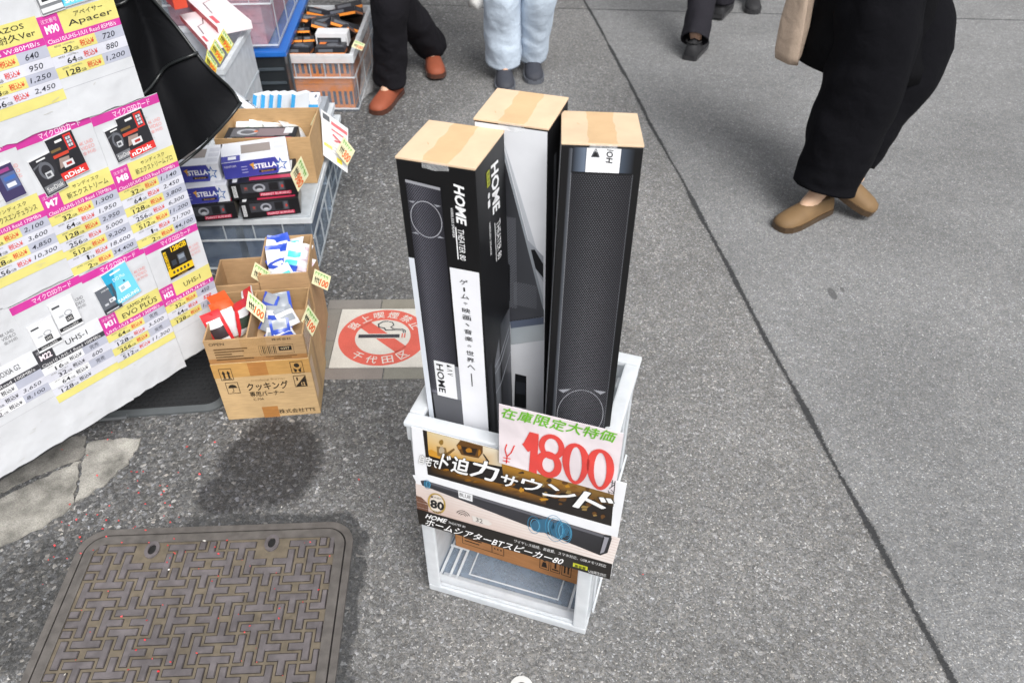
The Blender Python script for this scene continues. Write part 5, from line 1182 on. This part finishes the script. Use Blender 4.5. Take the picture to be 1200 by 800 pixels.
OB = ((.10, .33, .262, -15, 0, 30, .13, .09, .035, 'flat in the middle of the back row'), (.03, .50, .262, -20, 8, -10, .12, .09, .035, 'farthest back on the inner side'), (.17, .52, .262, -18, -8, 12, .13, .09, .035, 'farthest back on the road side'),
      (.02, .40, .262, -20, 10, 12, .12, .10, .035, 'lying at the back on the inner side'), (.15, .42, .27, -25, -12, -8, .14, .10, .035, 'lying at the back on the road side'), (.03, .255, .262, -55, 0, 4, .06, .10, .03, 'standing in the second row, inner side'), (.215, .165, .262, -40, -30, 10, .09, .09, .03, 'propped against the road side wall'),
      (.02, .01, .252, -6, 0, 0, .12, .09, .035, 'flat at the near inner corner of the far crate'), (.165, .01, .252, -6, 0, 2, .125, .09, .035, 'flat at the near road side of the far crate'),
      (.03, .14, .262, -55, 0, 6, .05, .10, .03, 'standing on the inner side of the far crate'), (.085, .145, .262, -55, 0, 8, .05, .10, .03, 'standing second from the inner side of the far crate'),
      (.10, .27, .285, -30, 24, 25, .13, .10, .035, 'tilted on the middle of the heap in the far crate'), (.19, .27, .295, -30, 24, 22, .14, .10, .035, 'tilted on the road side of the heap'))
for k, (x, y, z, rx, ry, rz, w_, d_, h_, tx) in enumerate(OB): closed_box('gadget_box', 'black and orange gadget box ' + tx, 'gadget box', place(MO, x, y, z, rx, ry, rz), w_, d_, h_, C('1f1f24'), 'box_print', obx, 'black and orange gadget boxes')
def wbx(m, M, w_, d_, h_):
    c = boxcanvas(m, M, w_, d_, h_, 'front'); c.rect(.04, .1, .96, .68, C('2a2b30'), 0); c.rect(.8, .2, .95, .7, C('c9cacd'), 1); c.rect(.1, .25, .7, .5, C('565860'), 1)
closed_box('gadget_box', 'white topped gadget box lying behind the two flat black ones', 'gadget box', place(MO, .15, .115, .255), .14, .07, .055, C('c9c9cc'), 'box_print', wbx, 'black and orange gadget boxes')
price_tag('small yellow tag hanging on the far crate of orange cartridges', (416, 47), (428, 52), (412, 55), 3.42, .03, '100')
# plastic bag hanging off its road side
m = MB(); NA, NB = 10, 14; vs = []
for j in range(NB + 1):
    for i in range(NA + 1):
        a_, b_ = i / NA, j / NB
        p = MO @ Vector((wo + .012 + .035 * math.sin(math.pi * a_) * (.4 + b_ * .6) + .01 * math.sin(9 * a_ + 5 * b_), .06 + .34 * a_, .29 - .27 * b_ + .015 * math.sin(7 * a_))); vs.append(p)
m.add(vs, [[j * (NA + 1) + i, j * (NA + 1) + i + 1, (j + 1) * (NA + 1) + i + 1, (j + 1) * (NA + 1) + i] for j in range(NB) for i in range(NA)], WHITE, 'clear_film')
tag(m.build('plastic_bag', smooth=True), 'thin clear plastic bag hanging down the road side of the far crate', 'bag')
# grey white bin with red and white boxes beside the cover, three tags on its edge
MW = frame((-1.445, 2.735, 0), (1, .03))
bin_box('storage_bin', 'cloudy white bin behind the black cover holding red edged boxes', MW, .42, .42, .47, mm='frosted_white', group='clear storage bins of the stall')
def rb(m, M, w_, d_, h_):
    c = boxcanvas(m, M, w_, d_, h_, 'front'); c.rect(0, 0, 1, 1, C('b3202a'), 0)
    c = boxcanvas(m, M, w_, d_, h_, 'left'); c.rect(0, 0, 1, 1, C('b3202a'), 0)
    c = boxcanvas(m, M, w_, d_, h_, 'top'); c.stroke([(.2, .8), (.4, .6), (.45, .3), (.7, .25)], .004, C('4b3f44'), 0); c.rect(.75, .08, .92, .2, C('c9505a'), 0)
def along(f_, n_, z): a_, b_ = G(*f_, z), G(*n_, z); return frame(a_, b_ - a_), (b_ - a_).length
q_, l_ = along((208, -4), (257, 42), .5); closed_box('earphone_box', 'large white box with red edge lying in the cloudy bin', 'product box', q_, l_, .13, .03, C('d8cdd0'), 'box_print', rb, 'white boxes with red edges')
q_, l_ = along((212, 24), (244, 60), .485); closed_box('earphone_box', 'smaller white box with a dark cable picture behind the black cover', 'product box', q_, l_, .085, .022, C('d8cdd0'), 'box_print', rb, 'white boxes with red edges')
q_, l_ = along((188, -6), (205, 12), .56); closed_box('earphone_box', 'red box peeping out above the black cover', 'product box', q_, l_, .05, .09, C('b8402a'), 'box_print', rb, 'white boxes with red edges')
YT = C('d9cf52')
for tl, tr, bl, lab in (((262, 34), (274, 52), (255, 46), 'yellow and orange tag highest on the cloudy bin edge'), ((252, 46), (264, 64), (246, 58), 'yellow and orange tag in the middle of the cloudy bin edge'), ((243, 58), (255, 76), (240, 74), 'deep yellow tag lowest on the cloudy bin edge')):
    price_tag(lab, tl, tr, bl, 2.62, .02, '990', base=YT, acc=C('e0592a'))

# ------------------------------------------------------------------ people walking by
def _linear(n):
    def f(t, p, o):
        a_ = N(t, 'ShaderNodeAttribute', attribute_name='Col'); t.links.new(a_.outputs[0], p.inputs['Base Color']); setp(p, rough=.55, spec=.4); p.inputs['Subsurface Weight'].default_value = .08; p.inputs['Subsurface Radius'].default_value = (.02, .008, .004)
    return f
mat('skin', _linear(0))
def cloth_mat(t, p, o):
    a_ = N(t, 'ShaderNodeAttribute', attribute_name='Col'); c, nz = noise_mul(t, a_.outputs[0], 220, .9, 1.06, 3); t.links.new(c, p.inputs['Base Color']); setp(p, rough=.9, spec=.1)
    n2 = N(t, 'ShaderNodeTexNoise', Scale=14, Detail=3); n2.inputs['Distortion'].default_value = .3; g_ = N(t, 'ShaderNodeNewGeometry'); t.links.new(g_.outputs['Position'], n2.inputs['Vector']); bump(t, p, n2.outputs[0], .3, .03)
mat('cloth', cloth_mat)
def skinned(name, joints, edges, col, mm, parent, root=0, sub=2):
    """One continuous surface grown over a jointed skeleton."""
    me = bpy.data.meshes.new(name); me.from_pydata([j[0] for j in joints], edges, []); o = bpy.data.objects.new(name, me); _ts.collection.objects.link(o)
    o.modifiers.new('s', 'SKIN').use_smooth_shade = True; u = o.modifiers.new('u', 'SUBSURF'); u.levels = u.render_levels = sub
    for k, j in enumerate(joints):
        r_ = j[1]; me.skin_vertices[0].data[k].radius = r_ if isinstance(r_, tuple) else (r_, r_)
    me.skin_vertices[0].data[root].use_root = True
    vl = _ts.view_layers[0]; vl.update(); e = o.evaluated_get(vl.depsgraph); mm_ = e.to_mesh()
    P_ = [v.co.copy() for v in mm_.vertices]; F_ = [list(p.vertices) for p in mm_.polygons]; e.to_mesh_clear(); bpy.data.objects.remove(o)
    mb = MB(); mb.add(P_, F_, col, mm); return mb.build(name, parent, smooth=True)
def knee(h, a, fwd, l1, l2):
    d = a - h; D = min(d.length, (l1 + l2) * .999); k = (l1 * l1 - l2 * l2 + D * D) / (2 * D); hh = math.sqrt(max(0, l1 * l1 - k * k)); u = d.normalized(); f = (fwd - u * fwd.dot(u)).normalized()
    return h + u * k + f * hh
def shoe(parent, ankle, toe_dir, col, sole, pitch=0.):
    """A low shoe: lofted upper on a sole; ankle above the heel, toe_dir horizontal."""
    X = Vector((toe_dir.x, toe_dir.y, 0)).normalized(); Z = Vector((0, 0, 1)); Y = Z.cross(X); M = Matrix((X, Y, Z)).transposed().to_4x4(); M.translation = ankle; M = M @ Matrix.Rotation(pitch, 4, 'Y')
    prof = [(-.065, .024, .030), (-.055, .034, .062), (-.02, .036, .078), (.03, .038, .074), (.08, .043, .052), (.13, .046, .040), (.17, .042, .032), (.195, .028, .022), (.202, .010, .010)]
    m = MB(); n = 12; rings = []; base = -.085
    for x, hw, hh in prof: rings.append([M @ Vector((x, hw * math.cos(math.pi * k / (n - 1)), base + .018 + hh * math.sin(math.pi * k / (n - 1)) ** .8)) for k in range(n)])
    vs = [q for r_ in rings for q in r_]; fs = [[i * n + k, i * n + k + 1, (i + 1) * n + k + 1, (i + 1) * n + k] for i in range(len(prof) - 1) for k in range(n - 1)]
    fs += [list(range(n))[::-1], [(len(prof) - 1) * n + k for k in range(n)]]; m.add(vs, fs, col, 'matte')
    m.tube([M @ Vector((x_, y_, base + .085 - .22 * max(0, x_ + .02) ** 1.2)) for x_, y_ in [(-.058 + .052 * (1 - math.cos(R(a_))) * .9, .037 * math.sin(R(a_))) for a_ in range(0, 361, 20)]], .004, tuple(c * .5 for c in col), 'matte', 6)
    up = m.build('shoe', parent, smooth=True)
    m = MB(); out = [(x, hw * 1.06 + .002) for x, hw, _ in prof] + [(x, -hw * 1.06 - .002) for x, hw, _ in reversed(prof)]
    m.prism(out[::-1], base + .0, base + .022, sole, 'plastic', M); m.build('sole', up)
def person(label, pelvis, fwd, ankles, legr, trouser, top, shoec, sole, skin_c=C('c09a82'), hem=.1, coat=None, group='people walking past', toe=None, pitches=(0, 0), hair=C('1b1716')):
    """pelvis: world point; ankles: (left, right) world points; legr: radii of trousers at hip, knee, hem."""
    F = Vector((fwd[0], fwd[1], 0)).normalized(); Lf = Vector((-F.y, F.x, 0)); Zu = Vector((0, 0, 1)); p = Vector(pelvis)
    t = thing('person', label, 'person', (p.x, p.y, 0), group)
    hips = [p + Lf * .09 - Zu * .06, p - Lf * .09 - Zu * .06]; an = [Vector(a) for a in ankles]; kn = [knee(h, a, F, .44, .43) for h, a in zip(hips, an)]
    chest, neck = p + Zu * .40 + F * .01, p + Zu * .53 + F * .02; sh = [p + Zu * .49 + Lf * .18, p + Zu * .49 - Lf * .18]
    el = [sh[0] - Zu * .28 + Lf * .05 - F * .04, sh[1] - Zu * .28 - Lf * .05 + F * .04]; wr = [el[0] - Zu * .22 + F * .10, el[1] - Zu * .22 + F * .14]
    head = p + Zu * .70 + F * .035; J = [(p, (.13, .10)), (p + Zu * .2, (.12, .09)), (chest, (.14, .10)), (neck, .05), (p + Zu * .60 + F * .03, .052), (head, (.078, .095)), (p + Zu * .79 + F * .03, (.06, .07))]
    E_ = [(0, 1), (1, 2), (2, 3), (3, 4), (4, 5), (5, 6)]
    for s in (0, 1):
        b = len(J); J += [(hips[s], .075), (kn[s], .05), (an[s] + Zu * .02, .034), (an[s] - Zu * .045 + V(toe[s] if toe else F).normalized() * .09, (.03, .022))]; E_ += [(0, b), (b, b + 1), (b + 1, b + 2), (b + 2, b + 3)]
        b = len(J); hd = (wr[s] - el[s]).normalized(); J += [(sh[s], .05), (el[s], .036), (wr[s], .024), (wr[s] + hd * .06, (.036, .014))]; E_ += [(2, b), (b, b + 1), (b + 1, b + 2), (b + 2, b + 3)]
        for f in range(5):
            o = (F * (.028 - .017 * f)) if f < 4 else F * .035; c = len(J)
            if f < 4: J += [(wr[s] + hd * .09 + o, .0085), (wr[s] + hd * (.125 - .006 * abs(f - 1)) + o + F * .006, .008), (wr[s] + hd * (.15 - .008 * abs(f - 1)) + o + F * .018, .007)]; E_ += [(b + 3, c), (c, c + 1), (c + 1, c + 2)]
            else: J += [(wr[s] + hd * .05 + o, .009), (wr[s] + hd * .085 + F * .05, .008)]; E_ += [(b + 3, c), (c, c + 1)]
    b = len(J); J += [(head + F * .09, .012), (head + F * .103 - Zu * .02, .013)]; E_ += [(5, b), (b, b + 1)]
    skinned('body', J, E_, skin_c, 'skin', t)
    # trousers, jacket, hair, shoes
    m = MB(); rj = random.Random(int(p.x * 100 + 999))
    def loft(rings, n=44, folds=.05, ph=0.):
        """rings: (centre, axis, side, radius a, radius b); an open tube of cloth with folds and a turned hem."""
        vs = []; K = len(rings)
        for i, (c_, ax, sd, ra, rb_) in enumerate(rings):
            o_ = ax.cross(sd).normalized(); u_ = i / (K - 1)
            for k in range(n):
                th = 2 * math.pi * k / n; f_ = 1 + folds * (.6 * math.sin(3 * th + 5 * u_ + ph) * u_ + .5 * math.sin(2 * th - 9 * u_ + ph * 2) + .4 * math.sin(th + 26 * u_ + ph))
                vs.append(c_ + sd * ra * f_ * math.cos(th) + o_ * rb_ * f_ * math.sin(th))
        last = [vs[(K - 1) * n + k] for k in range(n)]; c_ = rings[-1][0]; vs += [c_ + (q - c_) * .93 - rings[-1][1] * .002 for q in last] + [c_ + (q - c_) * .90 - rings[-1][1] * .05 for q in last]
        m.add(vs, [[i * n + k, i * n + (k + 1) % n, (i + 1) * n + (k + 1) % n, (i + 1) * n + k] for i in range(K + 1) for k in range(n)], trouser, 'cloth')
    loft([(p + Zu * (.10 - .032 * i), -Zu, Lf, .15 + .02 * math.sin(i * .5), .12 + .015 * math.sin(i * .5)) for i in range(8)], folds=.02)
    for s in (0, 1):
        hv = an[s] + (kn[s] - an[s]).normalized() * hem; path = [hips[s] + Zu * .02, lerp(hips[s], kn[s], .5), kn[s], lerp(kn[s], hv, .5), hv]; rr = [legr[0], lerp(legr[0], legr[1], .6), legr[1], lerp(legr[1], legr[2], .5), legr[2]]
        rings = []
        for i in range(57):
            u_ = i / 56 * 4; k = min(int(u_), 3); f_ = u_ - k; g0, g1, g2, g3 = (path[max(k - 1, 0)], path[k], path[k + 1], path[min(k + 2, 4)])
            c_ = .5 * ((2 * g1) + (g2 - g0) * f_ + (2 * g0 - 5 * g1 + 4 * g2 - g3) * f_ * f_ + (3 * g1 - g0 - 3 * g2 + g3) * f_ ** 3); r_ = lerp(rr[k], rr[k + 1], f_); rings.append([c_, r_])
        R2 = []
        for i, (c_, r_) in enumerate(rings):
            ax = (rings[min(i + 1, 56)][0] - rings[max(i - 1, 0)][0]).normalized(); sd = (Lf - ax * Lf.dot(ax)).normalized(); R2.append((c_, ax, sd, r_ * .95, r_))
        loft(R2, ph=s * 1.7 + p.x)
    from mathutils import noise as mnoise
    cen = p
    for i_, q in enumerate(m.v):
        a_ = mnoise.noise(V((q.x * 9 + 3, q.y * 9, q.z * 5))); b_ = mnoise.noise(V((q.x * 22, q.y * 22 + 5, q.z * 13 + (q.x + q.y) * 14))); c_ = mnoise.noise(V((q.x * 14, q.y * 14, q.z * 34 + q.x * 10)))
        low_ = max(0, 1 - abs(q.z - .2) / .22); m.v[i_] = q + V((1, -.4, 0)) * (.011 * a_ + .006 * b_) + V((.3, 1, 0)) * (.006 * b_ + .007 * c_ * (.3 + low_))
    m.build('trousers', t, smooth=True)
    Q = [(p + Zu * .05, (.165, .135)), (p + Zu * .22, (.155, .12)), (chest, (.165, .125)), (neck - Zu * .01, .07)]; QE = [(0, 1), (1, 2), (2, 3)]
    for s in (0, 1): b = len(Q); Q += [(sh[s], .068), (el[s], .055), (wr[s] - (wr[s] - el[s]).normalized() * .02, .043)]; QE += [(2, b), (b, b + 1), (b + 1, b + 2)]
    skinned('jacket', Q, QE, top, 'cloth', t)
    if coat:
        m = MB(); trouser = top
        loft([(p + Zu * lerp(.16, coat[0], i / 14) + F * coat[2] * (i / 14), -Zu, Lf, lerp(.165, coat[1] * .9, i / 14), lerp(.135, coat[1], i / 14)) for i in range(15)], n=40, folds=.07); m.build('coat_skirt', t, smooth=True)
    skinned('hair', [(head + Zu * .02 - F * .02, (.085, .1)), (head + Zu * .1, (.07, .09)), (head - Zu * .06 - F * .045, (.06, .05))], [(0, 1), (0, 2)], hair, 'cloth', t)
    toes = toe or [F, F]
    for s in (0, 1): shoe(t, an[s], Vector(toes[s]), shoec, sole, pitches[s])
    return t
DK = C('1d1e22')
V = Vector
# dark trousers, rust brown shoes, by the far crate
person('person in black trousers and rust brown shoes beside the far crate', (-.47, 3.72, .90), (-.25, -1, 0), ((-.56, 3.56, .086), (-.40, 3.93, .10)), (.10, .082, .078), C('1c1b1f'), C('26262b'), C('84422a'), C('4a2c22'), hem=.0, toe=((-.3, -1, 0), (.2, -1, 0)))
# pale jeans
person('person in very pale blue jeans and dark shoes behind the crate', (.03, 3.93, .91), (.05, -1, 0), ((.10, 3.90, .086), (-.04, 3.80, .086)), (.105, .09, .088), C('c6d3e2'), C('b9c2cc'), C('33353d'), C('55585f'), hem=.0)
# charcoal trousers, far
person('person in charcoal trousers stepping away beyond the road joint', (1.02, 4.28, .88), (.45, 1, 0), ((.93, 4.05, .086), (1.18, 4.62, .10)), (.10, .078, .072), C('26252a'), C('2a2a2e'), C('1d1d20'), C('2a2a2c'), hem=.0)
person('person in dark trousers farthest up the street', (1.55, 5.0, .90), (-.2, -1, 0), ((1.42, 4.86, .086), (1.62, 5.2, .09)), (.10, .08, .072), C('2c2c31'), C('33343a'), C('1d1d20'), C('2a2a2c'), hem=.0)
# the near walker in black
person('person in a long black coat and wide black trousers stepping in tan shoes', (1.17, 2.75, 1.0), (1, -.15, 0), ((1.20, 2.60, .17), (1.13, 2.54, .086)), (.135, .14, .11), C('0b0b0f'), C('0a0a0d'), C('6e5638'), C('453524'), hem=.035, skin_c=C('c9a78c'),
       coat=(-.50, .235, .07), toe=((.8, -.6, 0), (-.85, -.55, 0)), pitches=(.35, 0))
# bags
def tote(label, c, w_, d_, h_, col, hand_z, name='tote_bag', yaw=0):
    t = thing(name, label, 'bag', c); M = Matrix.Translation(V(c)) @ Matrix.Rotation(yaw, 4, 'Z'); m = MB(); n = 10; vs = []
    for j, (z, k) in enumerate(((0, .9), (.03, 1.0), (h_ * .5, 1.06), (h_ * .9, .95), (h_, .92))):
        for i in range(4 * n):
            a_ = 2 * math.pi * i / (4 * n); cx_, sx_ = math.cos(a_), math.sin(a_); q = (abs(cx_) ** 4 + abs(sx_) ** 4) ** -.25; vs.append(M @ V((cx_ * q * w_ / 2 * k, sx_ * q * d_ / 2 * k * (1 - .3 * j / 4) + .006 * math.sin(5 * a_ + j), z)))
    K = 4 * n; fs = [[j * K + i, j * K + (i + 1) % K, (j + 1) * K + (i + 1) % K, (j + 1) * K + i] for j in range(4) for i in range(K)] + [list(range(K))[::-1]]
    m.add(vs, fs, col, 'cloth'); m.build('body', t, smooth=True)
    for s in (-1, 1):
        m = MB(); m.tube([M @ V((w_ * .25 * math.cos(R(a_)), s * d_ * .3, h_ - .01 + hand_z * math.sin(R(a_)))) for a_ in range(0, 181, 15)], .006, col, 'cloth', 6); m.build('handle', t, smooth=True)
tote('beige cloth bag carried beside the black coat', (.965, 2.75, .50), .05, .11, .26, C('b5a291'), .14, yaw=.5)
tote('white shopping bag carried beside the pale jeans', (-.155, 3.78, .36), .10, .20, .26, C('d9d8d6'), .12, 'shopping_bag')

# ------------------------------------------------------------------ scraps of red paper on the ground
m = MB(); rj = random.Random(11)
def scrap(u, v, s, col):
    p = G(u, v); a_ = rj.uniform(0, 6.3); z = .0055 + (.003 if math.hypot(p.x - MAN[0], p.y - MAN[1]) < .4 else 0)
    pts = [V((p.x + s * rj.uniform(.5, 1.2) * math.cos(a_ + k * 1.57), p.y + s * rj.uniform(.4, 1.0) * math.sin(a_ + k * 1.57), z + rj.uniform(0, .003))) for k in range(4)]
    q = [x - V((0, 0, .0008)) for x in pts]; m.add(pts + q, [[0, 1, 2, 3], [7, 6, 5, 4], [0, 4, 5, 1], [1, 5, 6, 2], [2, 6, 7, 3], [3, 7, 4, 0]], col, 'paper')
RC = [C('c22a30'), C('b5272c'), C('d4474a'), C('c03a34')]
for _ in range(60): scrap(rj.gauss(150, 45), rj.gauss(610, 55), rj.uniform(.0016, .0035), rj.choice(RC))
for _ in range(38): scrap(rj.uniform(50, 395), rj.uniform(628, 800), rj.uniform(.0012, .0030), rj.choice(RC))
for _ in range(6): scrap(rj.uniform(60, 400), rj.uniform(560, 800), rj.uniform(.0018, .004), rj.choice([C('d5d2cc'), C('c8c4ba'), C('bdb8ae')]))
for _ in range(16): scrap(rj.uniform(330, 760), rj.uniform(350, 740), rj.uniform(.0018, .0035), rj.choice(RC))
tag(m.build('paper_scraps'), 'tiny red and white paper scraps strewn over the manhole and asphalt', 'litter', kind='stuff')
bpy.data.scenes.remove(_ts)
